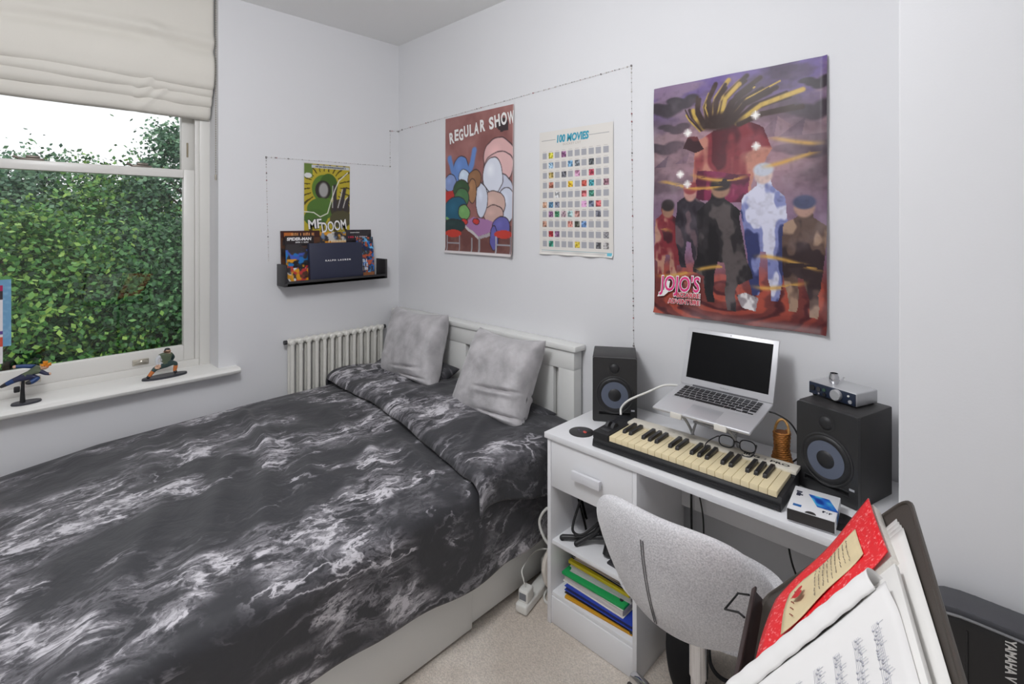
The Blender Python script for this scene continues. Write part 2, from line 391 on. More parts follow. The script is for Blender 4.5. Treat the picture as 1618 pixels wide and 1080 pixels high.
for x in (.137, .55):                                                           # sash lifts on the bottom rail
    b = B(); b.box((x - .035, F0 + .008, .812), (x + .035, F0 + .016, .842), bev=.002); b.tube(bez([(x - .028, F0 + .01, .826), (x, F0 - .012, .835), (x + .028, F0 + .01, .826)]), .006, 8)
    struct('sash_lift', b, mat('brushed_steel_pale', (196, 190, 178), .3, metal=.7), ls, smooth=40)
for x in (.15, .565):                                                           # fasteners on the meeting rail
    b = B(); b.box((x - .05, F0 + .018, 1.831), (x + .035, F0 + .05, 1.842), bev=.003); b.box((x - .028, F0 + .022, 1.842), (x + .02, F0 + .044, 1.855), bev=.004); b.cyl((x - .05, F0 + .034, 1.84), (x - .07, F0 + .034, 1.848), .006)
    struct('sash_fastener', b, mat('aged_metal', (120, 112, 104), .4, metal=.6), ls, smooth=40)
b = B(); b.box((.7655, F0 + .056, 1.905), (.7745, F0 + .061, 1.985), bev=.002); b.box((.768, F0 + .054, 1.92), (.772, F0 + .058, 1.97))
struct('sash_stop', b, mat('brass_dull', (150, 140, 118), .4, metal=.5), us)


# ================================================================== BLIND
CREAM = mat('cream_blind_cotton', (226, 222, 213), .75, var=.015, vscale=4, bump=.12, bscale=500, sheen=.1)
bl = thing('roman_blind', 'cream fabric roman blind pulled up in soft folds over the sash window', 'blind', (.25, 3.1, 2.1))
def fold(z0, z1, y, seed, slant=0.0, name='fabric_fold'):
    x0, x1 = WIN0 + .01, .856
    def f(u, v):
        x = x0 + (x1 - x0) * u; z = z0 + (z1 - z0) * v
        n = mnoise.noise(Vector((x * 3.1, seed * 7.3, z * 2.0))); n2 = mnoise.noise(Vector((x * 9, z * 5, seed)))
        yy = y - .022 * (1 - min(1, (z - z0) / .03)) ** 2 * -1.0
        yy += .007 * n + .003 * n2
        if z1 - z0 > .3:                       # the long panel: a sagging crease and a soft belly
            zc = 2.475 + .03 * math.sin((x - .1) * 3.0); yy -= .016 * math.exp(-((z - zc - .02) / .03) ** 2); yy += .010 * math.exp(-((z - zc + .03) / .025) ** 2)
            yy -= .018 * math.sin(math.pi * min(1, max(0, (z - 2.26) / .22)))
            yy -= .022 * math.exp(-((x - .60 + (z - 2.5) * .6) / .05) ** 2) * math.exp(-((z - 2.5) / .05) ** 2)
        else:
            yy -= .012 * math.sin(math.pi * v) + .010 * math.exp(-((x - .52 - (z - z0) * .9) / .018) ** 2) + .010 * math.exp(-((x - .58 - (z - z0) * .9) / .016) ** 2) * (1 if seed == 2 else .2)
        return (x, yy, z + .004 * n)
    B().grid(f, 90, 46 if z1 - z0 > .3 else 14).done(name, CREAM, bl, smooth=179, solid=.0025)
fold(2.108, 2.30, 3.150, 1); fold(2.170, 2.30, 3.128, 2); fold(2.214, 2.32, 3.108, 3); fold(2.258, CZ - .01, 3.088, 4, name='fabric_panel')
b = B(); k = 0
for i in range(74): b.ball((.861, 3.072, 2.755 - i * .0128), .0032, u=6, v=4)
b.cyl((.861, 3.072, 1.80), (.861, 3.072, 2.76), .0011, n=5); b.cyl((.861, 3.072, 1.775), (.861, 3.072, 1.805), .005, n=8)
b.done('bead_chain', mat('bead_chain_grey', (168, 162, 150), .35, metal=.4), bl)

# ================================================================== BED
bed = thing('bed', 'white storage double bed with panelled headboard against the white wall', 'bed', (.93, 2.23, 0))
HB0, HB1 = 1.925, 1.985
b = B(); b.box((HB0 - .012, 1.445, .935), (WX - .002, 3.005, .963), bev=.006); b.done('headboard_cap', M_BEDW, bed)
b = B(); b.box((HB0, 1.462, .845), (HB1, 2.99, .936), bev=.002); b.done('headboard_rail', M_BEDW, bed)
for y0, y1 in ((1.462, 1.556), (2.905, 2.99)):
    b = B(); b.box((HB0, y0, 0), (HB1, y1, .85), bev=.002); b.done('headboard_post', M_BEDW, bed)
for y0, y1 in ((1.592, 2.202), (2.246, 2.87)):
    b = B(); b.box((HB0 + .004, y0, .3), (HB1 - .03, y1, .85), bev=.002); b.done('headboard_panel', M_BEDW, bed)
b = B(); b.box((HB1 - .022, 1.47, .3), (HB1 - .014, 2.98, .85)); b.done('headboard_back', M_BEDW, bed)
b = B(); b.box((-.1, 1.462, .235), (HB0, 1.484, .40), bev=.002); b.done('side_rail', M_BEDW, bed)
b = B(); b.box((-.1, 2.938, .05), (HB0, 2.955, .40), bev=.002); b.done('side_rail', M_BEDW, bed)
b = B(); b.box((-.14, 1.462, 0), (-.1, 2.99, .47), bev=.003); b.done('footboard', M_BEDW, bed)
b = B(); b.box((-.1, 1.50, .012), (HB0, 2.936, .22)); b.done('base_box', M_BEDW, bed)
b = B(); b.box((-.085, 1.452, .010), (1.280, 1.472, .232), bev=.0025); b.done('drawer', M_BEDW, bed)
b = B(); b.box((1.288, 1.463, .018), (HB0 - .01, 1.481, .232), bev=.0025); b.done('drawer', M_BEDW, bed)
mt = B(); mt.box((-.09, 1.50, .28), (HB0 - .005, 2.93, .50), bev=.04, seg=3)
mt.done('mattress', mat('mattress_white', (220, 220, 218), .8), label='white mattress under the black duvet on the bed', cat='mattress')

MARBLE = marble_mat()
def ridge(x, y, x0, y0, x1, y1, w_):
    dx, dy = x1 - x0, y1 - y0; L = math.hypot(dx, dy); t = ((x - x0) * dx + (y - y0) * dy) / (L * L); d = ((x - x0) * dy - (y - y0) * dx) / L
    e = max(0, min(1, (t + .15) / .3)) * max(0, min(1, (1.15 - t) / .3)); return math.exp(-(d / w_) ** 2) * e
RIDGES = [(.55, 1.55, .95, 2.55, .035, .020), (.72, 1.60, 1.02, 2.30, .03, .016), (.35, 1.5, .70, 2.3, .04, .018), (.95, 1.5, 1.15, 2.0, .03, .016), (.15, 1.55, .48, 2.2, .04, .016),
          (.82, 2.25, .92, 2.85, .022, .026), (.45, 2.4, .50, 2.95, .03, .014), (.25, 2.45, .28, 2.95, .03, .012), (1.08, 1.7, 1.2, 2.5, .03, .012), (1.18, 1.5, 1.25, 1.9, .025, .016), (.60, 2.3, .63, 2.9, .028, .012)]
def relief(x, y, amp=1.0):
    z = .013 * mnoise.noise(Vector((x * 2.2, y * 2.2, .3))) + .008 * mnoise.noise(Vector((x * 6, y * 4.5, 2.0))) + .0035 * mnoise.noise(Vector((x * 14, y * 9, 5.0)))
    for x0, y0, x1, y1, w_, a in RIDGES: z += 0.85 * a * ridge(x, y, x0, y0, x1, y1, w_)
    return z * amp
NY0, NY1 = 1.462, 2.925              # where the duvet turns over the sides
# profile: list of arc positions across: far hem -> top -> near hem
def duvet_pt(x, s, top, hemz, farz, out=0.0, rel=True):
    """s in metres across, 0 at the far turn; near turn at NY1-NY0"""
    Wd = NY1 - NY0; r = .055
    if s < 0:                                          # far side
        a = -s; 
        if a < r * 1.57: th = a / r; y = NY1 + r * math.sin(th) * .55; z = top - r * (1 - math.cos(th))
        else: y = NY1 + r * .55; z = top - r - (a - r * 1.57)
        z = max(z, farz)
    elif s <= Wd:
        y = NY1 - s; q = s / Wd; z = top + .030 * math.sin(math.pi * q) ** .7
        if rel: z += relief(x, y) * min(1, s / .08) * min(1, (Wd - s) / .06 + .25)
    else:
        a = s - Wd; r2 = .06
        if a < r2 * 1.57: th = a / r2; y = NY0 - r2 * math.sin(th) * .9; z = top - r2 * (1 - math.cos(th))
        else: y = NY0 - r2 * .9; z = top - r2 - (a - r2 * 1.57)
        k = min(1, a / .3)
        y -= .016 * k * (math.sin(x * 17 + 2.2 * mnoise.noise(Vector((x * 2, 0, 1)))) * .5 + .6 * mnoise.noise(Vector((x * 7, a * 2, 4)))) + out
        if rel: z += relief(x, NY0) * max(0, .25 - a)
    return y, z
def top_h(x):                       # the mattress sags to the foot, swells to the head
    q = max(0, min(1, (x + .1) / .45)); return .478 + .062 * q ** .6 + .022 * max(0, min(1, (x - .2) / .8))
def hem(x): return .212 + .045 * max(0, min(1, (1.25 - x) / .65)) + .006 * math.sin(x * 9)
def duvet(u, v):
    x = -.11 + u * 1.80
    tz = top_h(x); near = tz - .06 - hem(x) + .06 * 1.57
    s = -.22 + v * (.22 + (NY1 - NY0) + near)
    y, z = duvet_pt(x, s, tz, 0, .34)
    if u == 0: z -= .0
    return (x, y, z)
duv = B(); duv.grid(duvet, 190, 230, uv=lambda u, v: (-.11 + u * 1.8, v * 2.1)); duv.done('duvet', MARBLE, label='black and white marble-print duvet spread over the bed', cat='duvet', smooth=179, solid=.012)
# the folded-back end of the duvet over the pillows
FL = [(1.425, 2.93), (1.40, 2.55), (1.385, 2.278), (1.33, 1.95), (1.285, 1.668), (1.262, 1.46), (1.255, 1.38)]
def fold_x(y):
    for (xa, ya), (xb, yb) in zip(FL, FL[1:]):
        if y >= yb: k = (ya - y) / (ya - yb); return xa + (xb - xa) * max(-.2, min(1, k))
    return FL[-1][0]
def flap(u, v):
    Wd = NY1 - NY0; s = -.16 + v * (.16 + Wd + .15 + .22 * u ** 1.2)
    yb = NY1 - max(0, min(Wd, s)); x0 = fold_x(NY1 - min(s, Wd + .05)); x = x0 + u * (1.895 - x0)
    edge = min(1, u * (1.895 - x0) / .05); lift = .020 + .030 * math.sqrt(max(0, 1 - (1 - edge) ** 2)) + .02 * math.sin(math.pi * min(1, u * 1.1)) 
    tz = top_h(x) + lift + .030 * math.exp(-((s + .02) / .16) ** 2) * math.exp(-((u - .15) / .35) ** 2)
    y, z = duvet_pt(x, s, tz, 0, .40, out=.022, rel=False)
    if 0 <= s <= Wd:
        z += .016 * mnoise.noise(Vector((x * 5, y * 4, 9))) + .007 * mnoise.noise(Vector((x * 12, y * 9, 3)))
        for k in range(5):
            yc = 1.6 + k * .29; z += .010 * math.exp(-((y - yc - (x - 1.4) * (.5 - .2 * k)) / .022) ** 2) * min(1, u * 4)
    if s > Wd: y -= .012 * math.sin(x * 22) * min(1, (s - Wd) / .2)
    return (x, y, z)
fb = B(); fb.grid(flap, 60, 190, uv=lambda u, v: (2.6 + u * .55, .35 + v * 1.8)); fb.done('folded_sheet', MARBLE, label='turned-down marble-print bedding flap below the grey cushions', cat='bedding', smooth=179, solid=.012)

def pillow(name, corners, thick, m, label, cat, seed=0, group=None, nu=84, creases=(), uv=None):
    TL, TR, BR, BL = [Vector(c) for c in corners]; nrm = ((TR - TL).cross(BL - TL)).normalized()
    def side(sg):
        def f(u, v):
            p = (TL * (1 - u) + TR * u) * (1 - v) + (BL * (1 - u) + BR * u) * v
            a, c = 2 * u - 1, 2 * v - 1
            pin = 1 - .10 * (1 - a * a) * 0; e = max(0, (1 - a ** 4)) * max(0, (1 - c ** 4)); h = thick * .5 * e ** .5
            cen = (TL + TR + BR + BL) / 4                     # edges pull in between the pointed corners
            inx = .11 * (1 - a * a) * abs(c) ** 3; iny = .11 * (1 - c * c) * abs(a) ** 3
            p = p - (BL - TL) * (.5 * inx * (1 if c > 0 else -1)) - (TR - TL) * (.5 * iny * (1 if a > 0 else -1))
            h += (.008 * mnoise.noise(Vector((u * 5, v * 5, seed + sg))) + .004 * mnoise.noise(Vector((u * 13, v * 11, seed)))) * e
            for cu, cv, ln, an, am in creases:
                du, dv = u - cu, v - cv; q = du * math.cos(an) + dv * math.sin(an); w_ = -du * math.sin(an) + dv * math.cos(an)
                h += am * (-1.6 * math.exp(-(w_ / .013) ** 2) + .9 * math.exp(-((w_ - .045) / .03) ** 2)) * math.exp(-(q / ln) ** 4)
            return p - nrm * (h * sg) * -1.0
        return f
    b = B(); b.grid(side(1), nu, nu, uv=uv); b.grid(side(-1), nu, nu, uv=uv)
    bmesh.ops.remove_doubles(b.bm, verts=b.bm.verts, dist=.0004); bmesh.ops.recalc_face_normals(b.bm, faces=b.bm.faces)
    return b.done(name, m, label=label, cat=cat, group=group, smooth=179)
uvp = lambda u, v: (u * .7 + 4, v * .45 + 1)
pillow('bed_pillow', ((1.90, 2.92, .70), (1.90, 2.26, .70), (1.60, 2.28, .575), (1.60, 2.92, .575)), .13, MARBLE, 'marble-print bed pillow behind the cushion beside the radiator', 'pillow', 4, uv=uvp)
pillow('bed_pillow', ((1.90, 2.20, .66), (1.90, 1.54, .63), (1.62, 1.56, .555), (1.62, 2.20, .565)), .11, MARBLE, 'marble-print bed pillow behind the cushion beside the desk', 'pillow', 5, uv=uvp)
VEL = mat('grey_crushed_velvet', (180, 177, 179), .5, var=.28, vscale=10, bump=.8, bscale=34, sheen=.4)
pillow('velvet_cushion', ((1.850, 2.84, 1.005), (1.860, 2.32, 1.012), (1.685, 2.22, .630), (1.70, 2.77, .606)), .20, VEL, 'grey velvet cushion propped on the headboard beside the radiator', 'cushion', 1, creases=((.60, .80, .22, -.15, .014), (.70, .91, .2, -.1, .016)))
pillow('velvet_cushion', ((1.842, 2.026, .985), (1.850, 1.570, .985), (1.642, 1.535, .604), (1.672, 2.07, .580)), .20, VEL, 'grey velvet cushion propped on the headboard beside the white desk', 'cushion', 2, creases=((.70, .63, .26, -.10, .018), (.78, .88, .24, -.1, .016)))

# ================================================================== RADIATOR
RADW = mat('radiator_enamel', (228, 226, 218), .3)
rad = thing('column_radiator', 'white column radiator on the wall under the black shelf', 'radiator', (1.51, 3.0, 0))
RY0, RY1 = 2.984, 3.020
proto = None
for i in range(13):
    x = 1.237 + i * .0490
    if proto is None:
        b = B()
        for yy in (RY0, RY1):
            b.tube([(x, yy, .14), (x, yy, .16), (x, yy, .82), (x, yy, .838)], [.010, .0125, .0125, .011], 10)
        for zz in (.845, .145):
            b.tube([(x, RY0 - .012, zz), (x, RY0 - .004, zz), (x, RY1 + .004, zz), (x, RY1 + .012, zz)], [.010, .019, .019, .010], 12)
        for zz in (.848, .145): b.cyl((x - .0245, 3.002, zz), (x + .0245, 3.002, zz), .014, n=12)
        proto = b.done('radiator_column', RADW, rad)
    else:
        c = proto.copy(); COL.objects.link(c); c.location = (x - 1.237, 0, 0)
b = B(); b.cyl((1.196, 3.002, .848), (1.216, 3.002, .848), .013, n=14); b.done('end_plug', M_DGREY, rad)
b = B(); b.cyl((1.237 + 12.5 * .049, 3.002, .848), (1.237 + 12.5 * .049 + .016, 3.002, .848), .013, n=14); b.done('end_plug', M_DGREY, rad)
for x in (1.29, 1.78):
    b = B(); b.box((x - .012, 3.02, .80), (x + .012, WY + .002, .83), bev=.003); b.cyl((x, 2.97, .80), (x, 3.02, .80), .006, n=8); b.done('wall_bracket', M_WHT, rad)
for x in (1.24, 1.79):
    b = B(); b.box((x - .014, 2.985, 0.0), (x + .014, 3.018, .135), bev=.004); b.done('foot', RADW, rad)

# ================================================================== STRING OF TINY LIGHTS
SL = [((1.125, WY, 1.321)), (1.111, WY, 1.92), (1.929, WY, 1.929), (1.929, WY, 2.173), (WX, WY, 2.178), (WX, 2.997, 2.185), (WX, 1.198, 2.244), (WX, 1.186, 1.00)]
st = thing('light_string', 'thin clear string of tiny lights tacked along the walls around the posters', 'string lights', (1.9, 2.95, 1.0))
def inset(p): return (min(p[0], WX - .004), min(p[1], WY - .004), p[2])
pts = [inset(p) for p in SL]
B().tube(pts, .0006, 5).done('wire', mat('clear_wire', (214, 213, 212), .4), st)
b = B()
for i, (p, q) in enumerate(zip(pts, pts[1:])):
    p, q = Vector(p), Vector(q); n = max(1, int((q - p).length / .018))
    for k in range(n):
        c = p.lerp(q, (k + rnd.uniform(.1, .9)) / n); rr = rnd.choice([.0018, .0022, .0028, .004]); b.ball(c, rr, mi=rnd.choice([0, 0, 1, 1, 2]), u=6, v=4)
b.done('light_bead', [mat('bead_grey', (138, 134, 133), .4), mat('bead_pale', (210, 205, 200), .3), mat('bead_pink', (170, 120, 122), .4)], st, kind='stuff')
for p in pts[1:]: B().ball(p, .005, u=8, v=6).done('tack', mat('tack_grey', (140, 134, 132), .4), st)

# ================================================================== POSTERS
def wallX(y, z): return frame((WX - .0025, y, z), (0, -1, 0), (0, 0, -1), (-1, 0, 0))
def wallY(x, z): return frame((x, WY - .0025, z), (1, 0, 0), (0, 0, -1), (0, -1, 0))
def txt_on(M, x, y, z, rot=0.0): return M @ Matrix.Translation((x, y, z)) @ Matrix.Rotation(math.pi, 4, 'X') @ Matrix.Rotation(rot, 4, 'Z')
W_TXT = mat('print_white', (238, 236, 234), .45)

# --- cartoon poster: its figures stand in as plain colour shapes
P = thing('cartoon_poster', 'reddish cartoon poster with white hand-drawn title on the wall over the bed', 'poster', (WX, 2.22, 1.35))
PW, PH = .593, .832; c = Canvas(PW, PH, 150, 210, (150, 92, 88))
n = vn(c.u, c.v * c.a, 5, 3); c.mix((n - .45) * 2.2, (176, 118, 112)); c.mix((.47 - n) * 2.0, (118, 66, 64))
c.rect(0, .80, 1, 1, (112, 66, 62)); c.mix((vn(c.u, c.v * c.a, 9, 8) - .5) * 2 * (c.v > .8), (150, 104, 92))
c.warp(.018, 7, 3)
c.oell(.79, .33, .20, .13, (222, 170, 168)); c.oell(.80, .40, .20, .10, (226, 178, 176)); c.oell(.86, .115, .07, .035, (60, 44, 46)); c.rect(.83, .10, .93, .165, (58, 44, 48))
c.oell(.77, .60, .24, .16, (196, 200, 220)); c.oell(.72, .45, .13, .12, (216, 220, 234)); c.oell(.90, .66, .13, .12, (206, 212, 230)); c.oell(.72, .66, .16, .10, (206, 168, 156)); c.oell(.73, .72, .13, .06, (200, 160, 150)); c.oell(.56, .62, .08, .12, (204, 210, 228))
c.oell(.25, .40, .12, .10, (92, 132, 204)); c.line([(.07, .30), (.12, .40), (.22, .46)], .045, (92, 132, 204)); c.line([(.46, .27), (.42, .36), (.34, .44)], .045, (92, 132, 204)); c.oell(.30, .45, .08, .05, (196, 214, 236))
c.oell(.46, .47, .10, .065, (146, 100, 66)); c.oell(.42, .55, .06, .08, (168, 118, 78))
c.oell(.08, .48, .09, .06, (128, 150, 206)); c.rect(.0, .54, .14, .62, (196, 46, 42)); c.oell(.25, .53, .12, .06, (52, 84, 52)); c.oell(.26, .60, .11, .07, (70, 120, 72)); c.oell(.17, .70, .19, .11, (30, 92, 122)); c.oell(.30, .70, .08, .05, (112, 168, 92)); c.line([(.02, .745), (.20, .80), (.33, .78)], .02, (126, 178, 98))
c.poly([(.26, .78), (.44, .735), (.95, .79), (.52, .87)], (166, 112, 166)); c.poly([(.26, .78), (.52, .87), (.52, .895), (.26, .80)], (196, 190, 190)); c.poly([(.52, .87), (.8, .82), (.8, .845), (.52, .895)], (170, 160, 164))
c.oell(.30, .77, .05, .02, (208, 52, 46)); c.oell(.48, .765, .05, .018, (206, 52, 46)); c.oell(.14, .80, .16, .05, (40, 62, 62)); c.oell(.84, .81, .12, .07, (96, 92, 172)); c.oell(.74, .88, .05, .08, (92, 88, 168))
c.warp(0)
for x in (.13, .87): c.ell(x, .855, .13, .028, (208, 56, 44)); c.rect(x - .11, .87, x - .095, .985, (170, 168, 176)); c.rect(x + .095, .87, x + .11, .985, (150, 148, 158)); c.rect(x - .11, .92, x + .11, .932, (160, 158, 166))
for x in (.41, .52): c.rect(x, .885, x + .02, .985, (150, 148, 152))
c.rect(0, .985, 1, 1, (214, 206, 206)); c.rect(.99, 0, 1, 1, (200, 176, 174))
c.c = c.c * .86 + c.c.mean(-1, keepdims=True) * .14 + 4
Mp = wallX(2.515, 2.190); c.build('sheet', Mp, P, bend=lambda u, v: .003 + .016 * np.clip((u - .88) / .12, 0, 1) ** 2 * np.clip((v - .1), 0, 1) + .012 * np.clip((v - .95) / .05, 0, 1) ** 2 + .001 * np.sin(v * 9))
b = B(); x = .035
for ch, wd in zip('REGULAR SHOW', (.052, .045, .047, .050, .042, .050, .052, .03, .046, .052, .056, .060)):
    if ch != ' ':
        i = x / PW; b.text(ch, .092, txt_on(Mp, x + wd / 2, .128 - .062 * i + rnd.uniform(-.006, .006), .0055 + .008 * max(0, (i - .9) / .1), rnd.uniform(-.06, .06) + .06), bold=.0035, width=wd * .84)
    x += wd - .001
b.done('title', W_TXT, P, smooth=0)

# --- scratch-off film chart
P = thing('scratch_poster', 'white scratch-off film poster with a grid of grey squares and blue title', 'poster', (WX, 1.52, 1.38))
PW, PH = .446, .625; c = Canvas(PW, PH, 178, 250, (226, 222, 216))
cells = {(1, 0): (210, 200, 60), (3, 0): (150, 96, 140), (1, 1): (150, 182, 214), (4, 1): (108, 156, 196), (5, 1): (128, 136, 146), (7, 1): (74, 78, 82), (1, 2): (186, 164, 96), (3, 2): (96, 96, 104), (5, 2): (198, 140, 172), (7, 2): (190, 76, 96), (1, 3): (170, 104, 84), (4, 3): (226, 176, 40), (6, 3): (196, 84, 72), (7, 3): (62, 148, 158), (9, 3): (136, 96, 108), (2, 4): (206, 206, 208), (6, 4): (196, 96, 100), (7, 4): (70, 138, 118), (0, 5): (196, 150, 122), (1, 5): (104, 150, 186), (2, 5): (106, 110, 128), (6, 5): (198, 136, 176), (7, 5): (92, 100, 122), (8, 5): (196, 78, 84), (1, 6): (146, 100, 140), (2, 6): (60, 124, 88), (3, 6): (166, 140, 150), (4, 6): (158, 190, 192), (5, 6): (176, 128, 122), (8, 6): (104, 104, 116), (0, 7): (168, 122, 102), (4, 7): (204, 128, 116), (5, 7): (86, 88, 78), (6, 7): (108, 144, 196), (1, 8): (178, 52, 60), (2, 8): (152, 110, 148), (9, 8): (120, 118, 122), (1, 9): (70, 152, 130), (5, 9): (206, 176, 56), (8, 9): (112, 112, 116), (9, 9): (160, 156, 156)}
nz = vn(c.u, c.v * c.a, 60, 5, 2)
for j in range(10):
    for i in range(10):
        x0 = .045 + i * .0925; y0 = .175 + j * .0795; col = cells.get((i, j), (170, 170, 176))
        c.rect(x0, y0, x0 + .067, y0 + .048, col)
        if (i, j) in cells: c.mix(((c.u > x0) & (c.u < x0 + .067) & (c.v > y0) & (c.v < y0 + .048)) * np.clip((nz - .52) * 5, 0, .6), [min(255, q + 70) for q in col]); c.mix(((c.u > x0) & (c.u < x0 + .067) & (c.v > y0) & (c.v < y0 + .048)) * np.clip((.48 - nz) * 5, 0, .6), [q * .5 for q in col])
        c.rect(x0 + .008, y0 - .012, x0 + .058, y0 - .007, (186, 178, 172), .7)
c.rect(.03, .0715, .24, .0745, (150, 150, 152)); c.rect(.70, .0715, .95, .0745, (150, 150, 152)); c.rect(.03, .968, .95, .971, (120, 160, 172)); c.rect(.03, .978, .9, .981, (176, 176, 176)); c.rect(.925, .965, .985, .99, (104, 186, 206))
Mp = wallX(1.737, 2.009); c.build('sheet', Mp, P, bend=lambda u, v: .002 + .006 * np.clip((v - .96) / .04, 0, 1) ** 2 * (1 + np.sin(u * 20)) + .001 * np.sin(v * 11))
b = B(); b.text('100 MOVIES', .05, txt_on(Mp, PW * .47, .046, .004), bold=.0022, width=.195, shear=.12); b.done('title', mat('print_teal', (56, 160, 186), .45), P, smooth=0)
b = B(); b.text('BUCKET LIST', .015, txt_on(Mp, PW * .47, .075, .004), width=.11); b.done('subtitle', mat('print_taupe', (190, 180, 172), .45), P, smooth=0)

# --- big fantasy poster: landscape kept, figures stand in as plain colour shapes
P = thing('anime_poster', 'large purple and red anime poster with pink and white logo above the laptop', 'poster', (WX, .76, 1.16))
PW, PH = .648, .955; c = Canvas(PW, PH, 250, 368, (92, 78, 98)); v = c.v; n = vn(c.u * 1.3, v * c.a * 3, 3, 11)
c.mix(np.clip(1 - v / .22, 0, 1) * .9, (112, 92, 158)); c.mix(np.clip((v - .1) / .25, 0, 1), (122, 98, 104)); c.mix(np.clip((v - .34) / .3, 0, 1), (110, 88, 116)); c.mix(np.clip((n - .5) * 4, 0, .7) * (v < .5), (66, 54, 62)); c.mix(np.clip((.46 - n) * 4, 0, .5) * (v < .4), (158, 132, 132))
for x, y, h, wd in ((.76, .27, .075, .13), (.90, .275, .065, .14), (.10, .355, .05, .10), (.24, .345, .045, .1)):
    c.poly([(x - wd, y), (x, y - h), (x + wd, y)], (74, 60, 74)); c.poly([(x, y), (x - .02, y), (x, y - h), (x + wd, y)], (108, 88, 96))
for x, y, rx, ry in ((.08, .10, .12, .03), (.20, .08, .10, .02), (.92, .19, .12, .028), (.95, .09, .08, .015), (.06, .27, .14, .02), (.9, .33, .16, .022), (.14, .19, .1, .014)):
    for k in range(4): c.ell(x + (k - 1.5) * rx * .4, y + .006 * ((k * 37) % 5 - 2), rx * .5, ry * (.7 + .12 * k), (58, 50, 58), .4)
fl = vn(c.u * 2, v * 6, 3, 21); c.mix(np.clip((v - .70) / .12, 0, 1), (112, 52, 48)); rr = np.hypot(c.u - .45, (v - .86) * 2.3); c.mix(np.clip(np.sin(rr * 46 + fl * 6) * 1.6 - .2, 0, 1) * np.clip((v - .74) / .08, 0, 1), (164, 74, 58)); c.mix(np.clip(np.sin(rr * 46 + 2 + fl * 6) * 2 - 1.0, 0, 1) * np.clip((v - .8) / .08, 0, 1), (70, 26, 30))
c.mix(np.clip((v - .93) / .06, 0, 1) * np.clip((c.u - .1), 0, 1), (84, 30, 32))
g = np.exp(-(((c.u - .5) / .42) ** 2 + ((v - .33) / .2) ** 2) ** 1.6); c.mix(g * .55, (206, 164, 176)); g = np.exp(-(((c.u - .5) / .5) ** 2 + ((v - .66) / .17) ** 2) ** 2); c.mix(g * .5, (168, 132, 160))
# the tall shape at the back: a plain maroon mass under a dark plume
def mass(pts, cols, seed, f=6):
    c.warp(.035, 5, seed); m = np.zeros(c.u.shape, bool); n_ = len(pts)
    for i in range(n_):
        x1, y1 = pts[i]; x2, y2 = pts[(i + 1) % n_]
        if y1 != y2: k = (y1 > c.v) != (y2 > c.v); m ^= k & (c.u < (x2 - x1) * (c.v - y1) / (y2 - y1) + x1)
    c.warp(0); q = vn(c.u * 1.4, c.v * c.a * .8, f, seed + 7, 3); c.mix(m * 1.0, cols[0]); c.mix(m * np.clip((q - .53) * 14, 0, 1), cols[1]); c.mix(m * np.clip((.43 - q) * 14, 0, 1), cols[2])
mass([(.26, .46), (.27, .33), (.30, .26), (.40, .215), (.56, .19), (.68, .22), (.72, .30), (.64, .40), (.60, .52), (.40, .53)], ((128, 50, 58), (186, 128, 112), (84, 30, 40)), 61, 5)
mass([(.28, .50), (.30, .37), (.5, .39), (.62, .40), (.58, .53)], ((126, 42, 76), (152, 66, 96), (84, 28, 52)), 67, 9)
pr = random.Random(5)
for k in range(44):
    t_ = k / 43; x0 = .31 + .24 * t_; y0 = .215 - .04 * math.sin(t_ * 3); ln = .12 + .10 * pr.random() + .10 * t_; an = 2.3 - 2.0 * t_ + pr.uniform(-.2, .2)
    c.line([(x0, y0), (x0 + ln * .5 * math.cos(an), y0 - ln * .33 * math.sin(an) - .01), (x0 + ln * (math.cos(an) + .25), y0 - ln * .62 * math.sin(an))], pr.choice((.013, .018, .006)), (60, 43, 38) if k % 4 else (196, 164, 80))
c.ell(.43, .185, .13, .035, (58, 42, 38), .5)
mass([(.21, .29), (.24, .235), (.30, .23), (.33, .28), (.28, .30)], ((104, 52, 56), (190, 150, 136), (60, 34, 40)), 73, 9)
# five plain standing shapes
def stand(x, y0, y1, wd, cols, seed, skirt, head=(176, 140, 122), hair=(44, 36, 38)):
    h = y1 - y0
    mass([(x - wd * .16, y0), (x + wd * .16, y0), (x + wd * .18, y0 + h * .10), (x + wd * .5, y0 + h * .17), (x + wd * .52, y0 + h * .42), (x + wd * skirt, y0 + h * .72), (x + wd * .32, y0 + h * .78), (x + wd * .30, y1), (x + wd * .12, y1), (x + wd * .06, y0 + h * .62), (x - wd * .08, y0 + h * .62), (x - wd * .16, y1 - .02), (x - wd * .34, y1 - .02), (x - wd * .36, y0 + h * .76), (x - wd * skirt, y0 + h * .70), (x - wd * .5, y0 + h * .40), (x - wd * .46, y0 + h * .17), (x - wd * .16, y0 + h * .10)], cols, seed, 9)
    c.ell(x, y0 + .008, wd * .21, .036, head, .25); c.ell(x, y0 - .012, wd * .23, .026, hair, .3)
stand(.10, .535, .86, .19, ((122, 44, 52), (176, 130, 110), (66, 28, 36)), 81, .55, (150, 112, 92))
stand(.25, .465, .80, .20, ((52, 46, 54), (96, 78, 84), (36, 30, 38)), 83, .42, (186, 140, 130), (140, 66, 70))
stand(.68, .405, .90, .24, ((124, 130, 178), (204, 204, 222), (50, 56, 100)), 85, .34, (206, 180, 172), (190, 194, 206))
stand(.89, .535, .96, .24, ((92, 72, 64), (160, 132, 112), (50, 36, 38)), 87, .40, (170, 134, 120), (70, 74, 104))
stand(.44, .455, .95, .26, ((42, 38, 41), (86, 78, 78), (28, 25, 28)), 89, .62, (150, 116, 96))
mass([(.53, .88), (.58, .865), (.66, .885), (.64, .93), (.56, .925)], ((150, 142, 146), (220, 216, 216), (40, 32, 36)), 91, 14)
